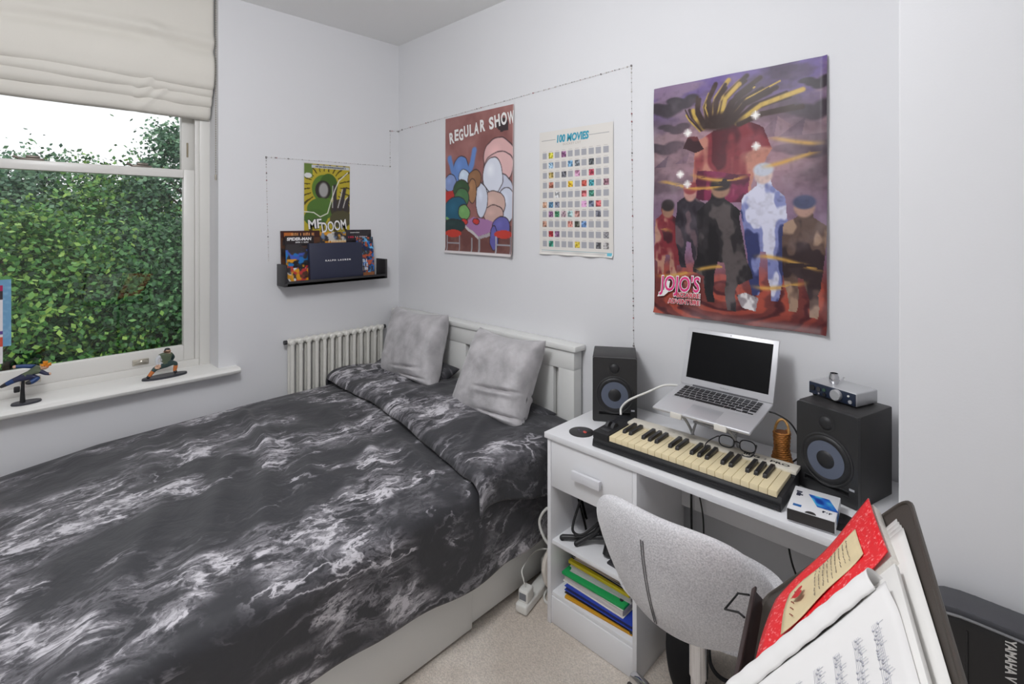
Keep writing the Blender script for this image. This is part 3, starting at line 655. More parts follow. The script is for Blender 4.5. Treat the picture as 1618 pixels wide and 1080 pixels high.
gs = vn(c.u * 1.2, v * 9, 5, 33, 3)
for x0, x1, y in ((.02, .50, .435), (.24, .62, .405), (.70, 1, .29), (.66, .98, .36), (0, .30, .815), (.24, .55, .80), (.62, 1, .75), (.60, .92, .83), (.0, .14, .62)):
    k = np.exp(-((v - y - .018 * np.sin(c.u * 9 + y * 40) * 1.2) / .008) ** 2) * np.clip((c.u - x0) / .08, 0, 1) * np.clip((x1 - c.u) / .08, 0, 1); c.mix(k * (gs > .42) * .85, (212, 164, 78))
for x, y in ((.23, .215), (.64, .18), (.64, .30), (.18, .39), (.23, .435)): c.ell(x, y, .02, .014, (250, 246, 240), 1.0); c.line([(x - .025, y), (x + .025, y)], .003, (255, 255, 250)); c.line([(x, y - .016), (x, y + .016)], .003, (255, 255, 250))
c.mix((vn(c.u, v * c.a, 40, 41, 2) - .5) * .35, (30, 20, 24)); c.mix((vn(c.u, v * c.a, 7, 44, 3) - .55) * .9, (200, 190, 196))
Mp = wallX(1.085, 2.118)
c.build('sheet', Mp, P, bend=lambda u, v: .004 + .0035 * np.sin(v * 13 + np.sin(u * 5)) + .0022 * np.sin(u * 16 + v * 4) + .010 * np.clip((v - .965) / .035, 0, 1) ** 2 + .008 * np.clip((u - .965) / .035, 0, 1) ** 2)
b = B(); b.text("JOJO'S", .088, txt_on(Mp, .118, .828, .0125, .03), bold=.0042, width=.185, shear=.15); b.prism([(.02, .885), (.032, .862), (.05, .855), (.06, .815), (.078, .815), (.07, .862), (.05, .88)], .0005, Mp @ Matrix.Translation((0, 0, .0125))); b.done('logo_outline', W_TXT, P, smooth=0)
b = B(); b.text("JOJO'S", .086, txt_on(Mp, .118, .828, .0135, .03), bold=.0012, width=.178, shear=.15); b.done('logo', mat('print_pink', (226, 62, 132), .45), P, smooth=0)
for i, (s_, yy, xx, ww) in enumerate((('BIZARRE', .869, .155, .105), ('ADVENTURE', .897, .137, .142))):
    b = B(); b.text(s_, .026, txt_on(Mp, xx, yy, .0125, .03), bold=.0022, width=ww, shear=.1); b.done('logo_outline', W_TXT, P, smooth=0)
    b = B(); b.text(s_, .025, txt_on(Mp, xx, yy, .0135, .03), bold=.0006, width=ww - .005, shear=.1); b.done('logo', mat('print_crimson', (206, 40, 70), .45), P, smooth=0)

# --- comic-cover poster over the shelf
P = thing('comic_poster', 'small yellow and green comic-style poster with white lettering above the shelf', 'poster', (1.48, WY, 1.45))
PW, PH = .297, .45; c = Canvas(PW, PH, 100, 150, (186, 168, 52)); a = np.arctan2((c.v - .32) * c.a, c.u - .45); d = np.hypot(c.u - .45, (c.v - .32) * c.a)
c.mix((np.sin(a * 23 + vn(c.u, c.v, 8, 2) * 3) > .72) * (d > .33) * 1.0, (84, 74, 26))
c.rect(0, 0, .17, .2, (104, 128, 60)); c.rect(.16, .025, .98, .065, (196, 200, 204)); c.ell(.08, .17, .08, .035, (226, 226, 226)); c.rect(0, 0, 1, .012, (206, 200, 190))
c.ell(.42, .34, .26, .19, (92, 126, 50)); c.ell(.52, .30, .20, .17, (70, 100, 40)); c.ell(.40, .36, .17, .13, (54, 50, 44)); c.ell(.41, .36, .10, .10, (164, 162, 160), .3); c.ell(.36, .62, .30, .15, (84, 118, 52)); c.ell(.25, .74, .25, .12, (80, 112, 50)); c.ell(.78, .62, .22, .14, (70, 62, 52)); c.ell(.80, .76, .25, .12, (84, 80, 56))
for x0, x1, y1 in ((.66, .66, .30), (.78, .88, .34), (.9, 1.0, .45)): c.line([(x0, .62), ((x0 + x1) / 2, .5), (x1, y1)], .05, (62, 56, 60)); c.line([(x0 - .05, .6), ((x0 + x1) / 2 - .05, .48), (x1 - .05, y1)], .012, (210, 208, 204))
c.line([(0, .66), (.2, .67), (.34, .73), (.5, .68), (.58, .5), (.66, .35), (.75, .22), (.95, .1)], .013, (232, 230, 216))
Mp = wallY(1.331, 1.908); c.build('sheet', Mp, P, bend=lambda u, v: .002 + .001 * np.sin(v * 7))
b = B(); b.bars(.2, .009, txt_on(Mp, .17, .020, .004), 26, 4); b.done('strapline', mat('print_black', (34, 32, 30), .5), P, smooth=0)
for nm, m_, bo, z in (('title_outline', mat('print_black', (34, 32, 30), .5), .0052, .004), ('title', W_TXT, .0018, .005)):
    b = B(); b.text('MF', .078, txt_on(Mp, .065, .375, z, .1), bold=bo, width=.085); b.text('DOOM', .088, txt_on(Mp, .19, .388, z, .14), bold=bo, width=.165); b.done(nm, m_, P, smooth=0)

# ================================================================== SHELF, COMICS AND BOX
SB = mat('black_brown_foil', (44, 42, 44), .45)
sh = thing('picture_ledge', 'black floating shelf with raised ends on the wall beside the window', 'shelf', (1.5, WY, 1.18))
SX0, SX1, SY0, SZ = 1.172, 1.838, 2.930, 1.196
b = B(); b.box((SX0, SY0, SZ - .018), (SX1, WY, SZ), bev=.002); b.done('shelf_board', SB, sh)
b = B(); b.box((SX0, SY0, SZ - .001), (SX0 + .016, WY, SZ + .108), bev=.002); b.done('end_panel', SB, sh)
b = B(); b.box((SX1 - .016, SY0, SZ - .001), (SX1, WY, SZ + .108), bev=.002); b.done('end_panel', SB, sh)
b = B(); b.box((SX0 + .015, SY0, SZ - .018), (SX1 - .015, SY0 + .012, SZ + .012), bev=.002); b.done('front_lip', SB, sh)
def book(name, label, x0, x1, y, z0, h, t, paint, texts, spine, lean=4.0, cat='comic'):
    p = thing(name, label, cat, ((x0 + x1) / 2, y, z0)); wd = x1 - x0
    M = Matrix.Translation((x0, y, z0)) @ Matrix.Rotation(R(-lean), 4, 'X')
    B().box((0, .0006, 0), (wd, t, h), bev=.001, M=M).done('pages', mat(name + '_spine' + str(spine), spine, .5), p)
    cv = Canvas(wd, h, 70, 100, (60, 56, 58)); paint(cv); Mp = M @ frame((0, -.0002, h), (1, 0, 0), (0, 0, -1), (0, -1, 0)); cv.build('cover', Mp, p)
    for s_, sz, tx, ty, col, tw in texts:
        b = B(); M_ = txt_on(Mp, tx * wd, ty * h, .0006)
        b = b.text(s_, sz, M_, bold=sz * .05, width=tw * wd, shear=.1) if isinstance(s_, str) else b.bars(tw * wd, sz * .75, M_, s_, s_ * 7 + int(ty * 100))
        b.done('cover_lettering', mat('ink' + str(col), col, .5), p, smooth=0)
def swirl(cv, cols, seed, f=3):
    for i, col in enumerate(cols):
        q = vn(cv.u, cv.v * cv.a, f + i, seed + i, 3); cv.mix(np.clip((q - .54) * 9, 0, 1), col)
def pa(cv): swirl(cv, [(70, 46, 40), (40, 34, 36), (96, 62, 44)], 3); cv.rect(0, 0, 1, .13, (66, 34, 30)); cv.rect(.08, .04, .30, .11, (196, 112, 52))
def pb(cv):
    swirl(cv, [(90, 60, 48), (30, 30, 34)], 13); m = cv.v > .30; q = lambda f, s: vn(cv.u, cv.v * cv.a, f, s, 2)
    for f, s_, col, lo_ in ((4, 4, (70, 96, 190), .3), (5, 5, (230, 160, 40), .5), (6, 6, (40, 120, 190), .35), (5, 7, (196, 60, 60), .65), (7, 8, (226, 224, 226), .7), (5, 9, (228, 160, 36), .62)): cv.mix(np.clip((q(f, s_) - .56) * 12, 0, 1) * (cv.v > lo_) * (cv.v < lo_ + .4), col)
    cv.rect(0, 0, 1, .18, (44, 36, 38))
def pc(cv): swirl(cv, [(210, 206, 200), (226, 160, 50), (120, 140, 170)], 23, 5); cv.rect(.2, .2, .9, .45, (226, 150, 40))
def pd_(cv): swirl(cv, [(50, 44, 52), (36, 34, 40)], 33); cv.mix(np.clip(1 - np.abs(cv.v - .30 + .1 * cv.u) / .04, 0, 1), (196, 40, 80)); cv.rect(0, .24, 1, .27, (30, 26, 30))
def pe(cv): swirl(cv, [(40, 110, 190), (110, 190, 236), (24, 44, 90), (190, 90, 60)], 43, 4); cv.rect(0, .9, 1, 1, (150, 96, 60))
book('comic_book', 'brown comic book at the back, left part of the black shelf', 1.190, 1.425, 3.018, SZ, .300, .008, pa, [(8, .03, .56, .075, (226, 160, 96), .6)], (90, 60, 50), 3)
book('comic_book', 'colourful superhero comic with white title leaning before the brown comic', 1.205, 1.375, 2.985, SZ, .272, .007, pb, [('SPIDER-MAN', .024, .48, .075, (236, 234, 234), .86), (7, .013, .60, .145, (226, 224, 224), .5)], (40, 36, 40), 5)
book('comic_book', 'orange and white comic peeking up behind the navy box', 1.418, 1.620, 3.022, SZ, .290, .007, pc, [(7, .025, .62, .20, (250, 236, 200), .6)], (214, 206, 196), 3)
book('comic_book', 'dark comic with pink lettering at the back near the shelf end', 1.600, 1.776, 3.016, SZ, .302, .008, pd_, [(4, .017, .2, .155, (226, 50, 80), .26), (6, .015, .60, .155, (226, 210, 216), .5), (8, .009, .35, .06, (230, 228, 228), .4)], (46, 42, 48), 3)
book('comic_book', 'blue comic with white lettering standing beside the navy box', 1.650, 1.770, 2.975, SZ, .255, .007, pe, [(4, .03, .42, .60, (240, 240, 240), .44), (4, .03, .42, .70, (240, 240, 240), .44), (4, .03, .42, .80, (240, 240, 240), .44)], (30, 60, 110), 5)
p = thing('gift_box', 'navy blue flat gift box with small white lettering on the black shelf', 'box', (1.5, 2.955, SZ))
Mb = Matrix.Translation((1.330, 2.948, SZ)) @ Matrix.Rotation(R(-5), 4, 'X')
B().box((0, 0, 0), (.345, .03, .226), bev=.003, M=Mb).done('lid', mat('navy_card', (42, 46, 68), .5, bump=.05, bscale=400), p)
B().box((.003, .03, .003), (.342, .036, .223), bev=.001, M=Mb).done('tray', mat('navy_card_dark', (32, 34, 50), .5), p)
B().text('RALPH LAUREN', .013, Mb @ frame((.178, -.0008, .118), (1, 0, 0), (0, 0, 1), (0, -1, 0)), width=.165, bold=.0006, spacing=1.5).done('lettering', W_TXT, p, smooth=0)

# ================================================================== DESK
DT, DX0, DX1, DYR, DYL = .735, 1.512, 1.985, .205, 1.288
desk = thing('desk', 'white desk with one drawer and open shelves in the alcove beside the bed', 'desk', (1.75, .75, 0))
b = B(); b.box((DX0 - .006, DYR, DT - .022), (DX1, DYL, DT), bev=.002); b.done('desk_top', M_LAM, desk)
CY0, CY1 = .888, 1.278
for y0, y1 in ((CY1 - .016, CY1), (CY0, CY0 + .016), (DYR + .004, DYR + .02)):
    b = B(); b.box((DX0 + .002, y0, 0), (1.862, y1, DT - .0215), bev=.001); b.done('side_panel', M_LAM, desk)
b = B(); b.box((1.842, DYR + .02, .472), (1.858, CY0, DT - .0215), bev=.001); b.done('modesty_panel', M_LAM, desk)
b = B(); b.box((1.852, CY0 + .016, .02), (1.860, CY1 - .016, DT - .0215)); b.done('back_panel', M_LAM, desk)
for z in (.304, .104):
    b = B(); b.box((DX0 + .012, CY0 + .015, z), (1.852, CY1 - .015, z + .016), bev=.001); b.done('shelf', M_LAM, desk)
b = B(); b.box((DX0 + .008, CY0 + .015, .002), (DX0 + .024, CY1 - .015, .104), bev=.001); b.done('plinth', M_LAM, desk)
b = B(); b.box((DX0 + .004, CY0 + .018, .53), (DX0 + .022, CY1 - .018, DT - .026), bev=.0015); b.box((DX0 + .02, CY0 + .03, .545), (1.83, CY1 - .03, DT - .04)); dr = b.done('drawer', M_LAM, desk)
b = B(); b.box((DX0 - .020, 1.024, .604), (DX0 - .006, 1.147, .636), bev=.0012); b.box((DX0 - .008, 1.03, .612), (DX0 + .006, 1.04, .628)); b.box((DX0 - .008, 1.13, .612), (DX0 + .006, 1.14, .628)); b.done('handle', mat('white_handle', (222, 222, 226), .35), dr)

# loudspeakers ---------------------------------------------------------------
SPK = mat('speaker_vinyl', (48, 47, 47), .5, bump=.08, bscale=500); SPF = mat('speaker_baffle', (44, 44, 45), .38); CONE = mat('speaker_cone', (94, 101, 117), .4); RUB = mat('speaker_rubber', (34, 34, 36), .5)
def speaker(label, x, y, rotz):
    t = thing('studio_speaker', label, 'speaker', (x, y, DT), rotz); W, H, D = .178, .263, .188; L = dict(parent=t, local=True)
    B().box((0, .010, 0), (W, D, H), bev=.004).done('cabinet', SPK, **L)
    out = []; rc = .008                                   # baffle outline with a real slot cut through for the bass port
    for cx, cz, a0 in ((W - .001 - rc, .001 + rc, -90), (W - .001 - rc, H - .001 - rc, 0), (.001 + rc, H - .001 - rc, 90), (.001 + rc, .001 + rc, 180)):
        out += [(cx + rc * math.cos(R(a0 + 18 * k)), cz + rc * math.sin(R(a0 + 18 * k))) for k in range(6)]
    xm = W / 2; slot = [(xm - .00005, .0315), (.026, .0315), (.026, .043), (W - .026, .043), (W - .026, .0315), (xm + .00005, .0315)]
    B().prism([(xm + .00005, .001)] + out + [(xm - .00005, .001)] + slot, .016, frame((0, .014, 0), (1, 0, 0), (0, 0, 1), (0, -1, 0))).done('front_baffle', SPF, **L)
    F = frame((W / 2, -.002, .112), (1, 0, 0), (0, 0, 1), (0, -1, 0))
    B().lathe([(.076, -.002), (.0765, .0015), (.072, .003), (.067, .0005)], 48, F).done('woofer_rim', SPF, **L)
    wf = B().lathe([(.070, .0005), (.066, .005), (.060, .006), (.054, .0032), (.053, .0005)], 48, F).done('woofer_surround', RUB, **L)
    B().lathe([(.0535, .0032), (.040, .0018), (.027, .0008)], 48, F).done('woofer_cone', CONE, **L)
    B().lathe([(.028, .0), (.026, .003), (.018, .007), (.008, .0085), (0, .009)], 40, F).done('dust_cap', RUB, **L)
    F2 = frame((W / 2, -.002, .219), (1, 0, 0), (0, 0, 1), (0, -1, 0))
    B().lathe([(.027, .001), (.024, .0015), (.020, .0005)], 40, F2).done('tweeter_ring', SPF, **L)
    B().lathe([(.020, .0), (.017, .004), (.009, .007), (0, .008)], 32, F2).done('tweeter', RUB, **L)
    b = B(); b.box((.024, -.0045, .0435), (W - .024, -.001, .046), bev=.001); b.box((.024, -.0045, .0285), (W - .024, -.001, .031), bev=.001); b.done('port_lip', SPF, **L)
    b = B(); b.box((.025, .0088, .0305), (W - .025, .0105, .044)); b.done('bass_port', SPF, **L)
    b = B(); b.box((W - .024, -.0032, .050), (W - .010, -.0015, .056)); b.done('badge', mat('badge_grey', (176, 178, 182), .4), **L)
    return t
speaker('black studio speaker on the desk beside the bed headboard', 1.7265, 1.2165, R(-57.5))
s2 = speaker('black studio speaker carrying the silver audio interface', 1.755, .468, R(-106.4))

# silver audio interface and the tiny mug -------------------------------------
SPT = DT + .263
ai = thing('audio_interface', 'silver audio interface with navy front on top of the speaker', 'audio interface', (1.836, .455, SPT), R(-111.5)); L = dict(parent=ai, local=True)
b = B(); b.box((0, .002, .004), (.148, .105, .044), bev=.004, seg=3); b.done('case', M_SILV, **L)
b = B(); b.box((.002, -.001, .006), (.146, .004, .042), bev=.0015); b.done('front_panel', mat('navy_panel', (30, 40, 60), .3), **L)
for x, r_, z, m_ in ((.014, .0085, .025, M_BLK), (.034, .007, .026, M_DGREY), (.052, .005, .028, mat('led_green_dark', (60, 90, 70), .4)), (.036, .003, .013, M_CHROME), (.053, .0055, .014, M_BLK), (.132, .0055, .016, M_SILV), (.127, .003, .032, M_WHT)):
    B().cyl((x, .0, z), (x, -.004, z), r_, n=18).done('socket', m_, **L)
b = B(); b.lathe([(.0165, 0), (.0165, .010), (.0145, .013), (0, .013)], 28, frame((.092, -.001, .025), (1, 0, 0), (0, 0, 1), (0, -1, 0))); b.done('volume_knob', M_SILV, **L)
for x in (.012, .136):
    for y in (.012, .093): B().cyl((x, y, -.0005), (x, y, .005), .006, n=12).done('foot', M_BLK2, **L)
mx, my = 1.852, .388
mg = thing('metal_mug', 'tiny silver metal mug standing on the audio interface', 'mug', (mx, my, SPT + .044))
B().lathe([(.010, 0), (.0125, .003), (.0145, .012), (.0140, .022), (.0115, .030), (.0118, .033), (.0105, .033), (.0105, .029), (.0125, .020), (.012, .006), (0, .004)], 28, Matrix.Translation((mx, my, SPT + .0435))).done('body', M_CHROME, mg)
B().tube(bez([(mx + .004, my - .0125, SPT + .054), (mx + .006, my - .020, SPT + .060), (mx + .008, my - .026, SPT + .068)]), .0017, 8).done('handle', M_CHROME, mg)

# laptop on its stand -----------------------------------------------------------
LW, LD, LY = .330, .224, .728
lp = thing('laptop', 'silver laptop with black screen open on a raised stand', 'laptop', (1.74, LY, .89))
MBs = Matrix.Translation((1.628, LY, .892)) @ Matrix.Rotation(R(-90), 4, 'Z') @ Matrix.Rotation(R(8.5), 4, 'X') @ Matrix.Translation((-LW / 2, 0, 0))
ALU = mat('laptop_aluminium', (200, 200, 203), .38, metal=.35)
base = B().box((0, 0, 0), (LW, LD, .011), bev=.0045, seg=3, M=MBs).done('base', ALU, lp)
b = B(); b.box((.024, .103, .0105), (LW - .024, .212, .0114), bev=.0004, M=MBs); b.done('keyboard_well', mat('well_grey', (186, 186, 189), .4, metal=.3), base)
b = B(); rows = [(.200, .007, 14), (.184, .0128, 14), (.1665, .0128, 14), (.149, .0128, 13), (.1315, .0128, 12)]
for y0, hh, nk in rows:
    wd = (LW - .052) / nk
    for k in range(nk): b.box((.026 + k * wd + .0016, y0, .0112), (.026 + (k + 1) * wd - .0016, y0 + hh, .0126), M=MBs)
xk = .026
for k, wd in enumerate((.0185, .0185, .0185, .0225, .100, .0225, .0185, .0185, .0185, .0185)):
    if k == 8: b.box((xk + .001, .113, .0112), (xk + wd - .001, .1185, .0126), M=MBs); b.box((xk + .001, .1205, .0112), (xk + wd - .001, .126, .0126), M=MBs)
    else: b.box((xk + .001, .113 if k < 7 else .113, .0112), (xk + wd - .001, .1265 if k < 7 else .119, .0126), M=MBs)
    xk += wd
b.done('keys', mat('key_black', (30, 30, 33), .5), base, kind='stuff')
b = B(); b.box((.112, .012, .0108), (.218, .084, .0113), bev=.0002, M=MBs); b.done('trackpad', mat('trackpad', (190, 190, 194), .3, metal=.3), base)
b = B(); b.cyl((.05, LD - .004, .010), (LW - .05, LD - .004, .010), .0055, n=14, M=MBs); b.done('hinge', mat('hinge_dark', (70, 70, 74), .4), base)
MSc = MBs @ Matrix.Translation((0, LD - .004, .013)) @ Matrix.Rotation(R(-8.5 + 90 - 19), 4, 'X')
MSc = MBs @ Matrix.Translation((0, LD - .004, .012)) @ Matrix.Rotation(R(-8.5 - 19), 4, 'X')
lid = B().box((0, 0, 0), (LW, .0065, .212), bev=.003, seg=2, M=MSc).done('lid', ALU, lp)
b = B(); b.box((.0185, -.0006, .026), (LW - .0185, .001, .197), M=MSc); b.done('screen', mat('screen_black', (13, 13, 15), .3, spec=.12), lid)
b = B(); b.cyl((LW / 2, -.0006, .204), (LW / 2, .001, .204), .0017, n=10, M=MSc); b.done('camera_dot', M_BLK2, lid)
b = B(); b.text('MacBook Air', .006, MSc @ frame((LW / 2, -.0004, .013), (1, 0, 0), (0, 0, 1), (0, -1, 0))); b.done('lettering', mat('grey_ink', (110, 110, 114), .5), lid, smooth=0)
ACR = mat('pale_acrylic', (190, 191, 193), .2)
ls_ = thing('laptop_stand', 'clear folding laptop stand with white front hooks under the laptop', 'laptop stand', (1.74, LY, DT))
for sx in (-1, 1):
    yy = LY + sx * .075
    B().tube([(1.640, yy, .887), (1.86, yy, .919)], .005, 8).done('upper_rail', ACR, ls_)
    B().tube(bez([(1.66, yy, .889), (1.73, yy + sx * .004, .83), (1.80, yy + sx * .006, .7395)]), .0048, 8).done('leg', ACR, ls_)
    B().tube(bez([(1.85, yy, .917), (1.77, yy - sx * .004, .83), (1.69, yy - sx * .004, .7395)]), .0048, 8).done('leg', ACR, ls_)
    b = B(); b.box((1.620, yy - .020, .884), (1.629, yy + .020, .902), bev=.002); b.done('front_hook', mat('hook_white', (226, 222, 214), .35), ls_)
    B().cyl((1.69, yy, .7345), (1.69, yy, .742), .012, n=16).done('foot', ACR, ls_); B().cyl((1.80, yy, .7345), (1.80, yy, .742), .012, n=16).done('foot', ACR, ls_)
B().cyl((1.76, LY - .075, .835), (1.76, LY + .075, .835), .0042, n=10).done('cross_bar', ACR, ls_)
B().tube(bez([(1.628 + .20, LY + .168, .928), (1.80, LY + .21, .925), (1.77, .99, .895), (1.745, 1.055, .855), (1.735, 1.085, .82), (1.72, 1.078, .797)]), .0042, 8).done('white_cable', M_WHT, label='white cable running from the laptop down to the keyboard', cat='cable', smooth=179)
B().tube(bez([(1.80, LY - .166, .922), (1.80, LY - .19, .92), (1.805, .50, .90), (1.81, .478, .86), (1.825, .475, .80), (1.87, .52, .741)]), .0028, 8).done('black_cable', M_BLK2, label='black power cable plugged into the side of the laptop', cat='cable', smooth=179)
B().tube(bez([(1.815, 1.04, .742), (1.80, .98, .7385), (1.79, .90, .7385), (1.75, .84, .7385)]), .0026, 8).done('black_cable', M_BLK2, label='thin black cable lying on the desk behind the music keyboard', cat='cable', smooth=179)

# MIDI keyboard ----------------------------------------------------------------
KL, KD = .628, .205
kb = thing('music_keyboard', 'black and cream music keyboard lying along the front of the desk', 'keyboard', (1.530, 1.080, DT), R(-88.5)); L = dict(parent=kb, local=True)
b = B(); b.prism([(0, 0), (.004, .022), (.012, .036), (.030, .038), (.150, .041), (.152, .052), (KD, .056), (KD, 0)], KL, frame((0, 0, .002), (0, 1, 0), (0, 0, 1), (1, 0, 0)), bev=.0015); b.done('case', M_BLK, **L)
b = B(); b.box((.002, -.002, .004), (KL - .002, .006, .018), bev=.003); b.done('front_lip', M_BLK, **L)
b = B(); b.box((0.0, .004, .030), (.066, .150, .056), bev=.004); b.done('control_block', M_BLK, **L)
for x in (.018, .042):
    b = B(); b.cyl((x - .006, .085, .052), (x + .006, .085, .052), .019, n=24); b.done('wheel', M_DGREY, **L)
b = B(); b.box((.014, .030, .055), (.052, .052, .058), bev=.001); b.done('button_pad', M_DGREY, **L)
b = B(); b.box((.058, .150, .050), (KL + .002, KD, .061), bev=.002); st_ = b.done('top_strip', mat('ivory_strip', (226, 220, 206), .4), **L)
b = B(); b.text('iRIG', .020, frame((.495, .176, .0615), (1, 0, 0), (0, 1, 0), (0, 0, 1)), bold=.0006, width=.048); b.text('PRO', .020, frame((.578, .176, .0615), (1, 0, 0), (0, 1, 0), (0, 0, 1)), bold=.0006, width=.055); b.text('KEYS', .008, frame((.535, .176, .0615), (0, -1, 0), (1, 0, 0), (0, 0, 1)), width=.016); b.done('lettering', M_BLK2, st_, local=True, smooth=0)
b = B()
for i in range(8): b.box((.17 + i * .019, .172 + (i % 3) * .002, .0608), (.18 + i * .019, .1745 + (i % 3) * .002, .0613))
b.done('button_legend', mat('legend_grey', (190, 186, 178), .5), st_, local=True, kind='stuff')
IV = mat('ivory_keys', (238, 222, 182), .32); wk = (KL - .012 - .068) / 22; pk = bkk = None
for i in range(22):
    if pk is None:
        b = B(); b.box((.0006, .006, .036), (wk - .0006, .150, .0535), bev=.0008); pk = b.done('white_key', IV, **L); pk.location = (.068, 0, 0)
    else: k_ = pk.copy(); COL.objects.link(k_); k_.location = (.068 + i * wk, 0, 0)
for i in range(21):
    if i % 7 in (0, 1, 3, 4, 5):
        if bkk is None:
            b = B(); b.prism([(.062, .050), (.068, .064), (.150, .066), (.150, .050)], .0125, frame((-.00625, 0, 0), (0, 1, 0), (0, 0, 1), (1, 0, 0)), bev=.0015); bkk = b.done('black_key', mat('black_keys', (40, 38, 38), .35), **L); k_ = bkk
        else: k_ = bkk.copy(); COL.objects.link(k_)
        k_.location = (.068 + (i + 1) * wk, 0, 0)

# spectacles on the keyboard ----------------------------------------------------
gl = thing('spectacles', 'black-framed spectacles resting on the music keyboard', 'spectacles', (1.70, .63, DT + .055)); GB = mat('spectacle_frame', (26, 26, 30), .3)
GM = Matrix.Translation((1.728, .640, DT + .080)) @ Matrix.Rotation(R(-84), 4, 'Z') @ Matrix.Rotation(R(-12), 4, 'X')
def lens_pts(cx): return [(cx + .024 * math.copysign(abs(math.cos(a)) ** .75, math.cos(a)), .001 * math.cos(2 * a), .018 * math.copysign(abs(math.sin(a)) ** .8, math.sin(a))) for a in [2 * math.pi * k / 28 for k in range(28)]]
for cx in (-.033, .033):
    rim = B().tube(lens_pts(cx), .0019, 7, closed=True, M=GM).done('rim', GB, gl, smooth=179)
    B().prism([(p[0], p[2]) for p in lens_pts(cx)], .0008, GM @ frame((0, 0, 0), (1, 0, 0), (0, 0, 1), (0, -1, 0))).done('lens', glass_mat('lens_glass' + str(cx), (.97, .98, .98), 1.4), rim)
B().tube(bez([(-.009, 0, .004), (0, -.002, .007), (.009, 0, .004)]), .0019, 7, M=GM).done('bridge', GB, gl)
B().tube(bez([(-.058, 0, .010), (-.062, -.01, .009), (-.066, -.07, .004), (-.068, -.105, -.004), (-.066, -.125, -.018)]), .0019, 7, M=GM).done('temple', GB, gl)
B().tube(bez([(.058, 0, .010), (.062, -.01, .009), (.066, -.06, -.006), (.060, -.085, -.013), (.042, -.088, -.014), (.034, -.072, -.013)]), .0019, 7, M=GM).done('temple', GB, gl)

# wicker vase ---------------------------------------------------------------------
vx, vy = 1.848, .538
vz = thing('wicker_basket', 'small tan wicker basket vase with loop handle beside the speaker', 'basket', (vx, vy, DT)); WIC = mat('wicker', (190, 124, 58), .55, var=.3, vscale=70); prof = []
def vr(z): return .036 - .016 * min(1, z / .06) ** .8 + .004 * max(0, (z - .06) / .06)
B().lathe([(.0, 0), (.034, 0)] + [(vr(z / 1000) - .003, z / 1000) for z in range(2, 118, 8)], 24, Matrix.Translation((vx, vy, DT))).done('liner', mat('wicker_dark', (120, 72, 30), .7), vz)
pts = []
for i in range(17 * 26):
    a = 2 * math.pi * i / 26; z = .003 + .112 * i / (17 * 26); r_ = vr(z) + .0016 * (1 if (i % 2) else -1) * (1 if (i // 26) % 2 else -1); pts.append((vx + r_ * math.cos(a), vy + r_ * math.sin(a), DT + z))
B().tube(pts, .0034, 6).done('woven_strand', WIC, vz, smooth=179)
B().tube([(vx + .0355 * math.cos(a), vy + .0355 * math.sin(a), DT + .004) for a in [2 * math.pi * k / 30 for k in range(30)]], .004, 6, closed=True).done('base_rim', WIC, vz)
hp = [(vx + .02 * math.sin(a) * .45, vy + .0215 * math.cos(a), DT + .112 + .040 * math.sin(a)) for a in [math.pi * k / 14 for k in range(15)]]
B().tube(hp, .0042, 7).done('handle', mat('wicker_pale', (206, 158, 92), .55, var=.2, vscale=90), vz)

# coasters and the boxed gadget -------------------------------------------------------
def coaster(x, y, label):
    t = thing('record_coaster', label, 'coaster', (x, y, DT))
    B().lathe([(0, 0), (.0475, 0), (.048, .0008), (.048, .003), (.046, .0036), (.030, .0033), (.029, .0036), (0, .0036)], 48, Matrix.Translation((x, y, DT - .0003))).done('disc', mat('vinyl_black', (40, 38, 39), .35), t)
    b = B(); b.lathe([(0, .0036), (.017, .0036), (.017, .0042), (0, .0042)], 30, Matrix.Translation((x, y, DT - .0003))); d = b.done('centre_label', mat('coaster_label', (46, 40, 46), .45), t)
    return d
d = coaster(1.602, 1.180, 'round black record-style coaster on the desk corner by the bed'); 
b = B(); b.prism([(-.004, -.014), (.010, -.013), (.014, .004), (.004, .002), (-.002, -.004)], .0008, Matrix.Translation((1.600, 1.172, DT + .0037))); b.done('red_mark', mat('label_red', (206, 66, 52), .4), d)
b = B(); b.prism([(-.004, 0), (.006, .004), (.010, .012), (.0, .010)], .0008, Matrix.Translation((1.604, 1.190, DT + .0037))); b.done('purple_mark', mat('label_purple', (96, 84, 110), .4), d)
coaster(1.612, .328, 'round black record-style coaster half under the white boxed gadget')
pb_ = thing('phone_box', 'white cardboard box with a blue phone picture at the desk edge', 'box', (1.595, .382, DT), R(-83.5)); L = dict(parent=pb_, local=True)
MB_ = Matrix.Rotation(0, 4, 'Z'); b = B(); b.box((-.056, -.072, .004), (.056, .072, .038), bev=.001); b.done('sleeve', mat('white_card', (232, 232, 234), .4), **L)
b = B(); b.box((-.055, -.0728, .006), (.055, -.070, .036)); b.done('tray_end', mat('black_card', (52, 49, 48), .55), **L)
b = B(); b.prism([(.013 * math.cos(a), .013 * math.sin(a)) for a in [math.pi * k / 12 for k in range(13)]], .0006, frame((0.0, -.072, .0381), (1, 0, 0), (0, 1, 0), (0, 0, 1))); b.done('thumb_notch', mat('black_card', (52, 49, 48), .55), **L)
cv = Canvas(.05, .062, 40, 50, (40, 110, 200)); q = np.hypot(cv.u - .55, (cv.v - .5)); q = vn(cv.u, cv.v, 2.5, 5, 2); cv.mix(np.clip((q - .5) * 5, 0, 1), (90, 190, 220)); cv.mix(np.clip((.45 - q) * 5, 0, 1), (24, 60, 150))
MP_ = WM[pb_.name] @ frame((-.018, .040, .0385), (1, -.0, 0), (.45, -1, 0), (0, 0, 1)); cv.build('phone_picture', MP_, pb_)
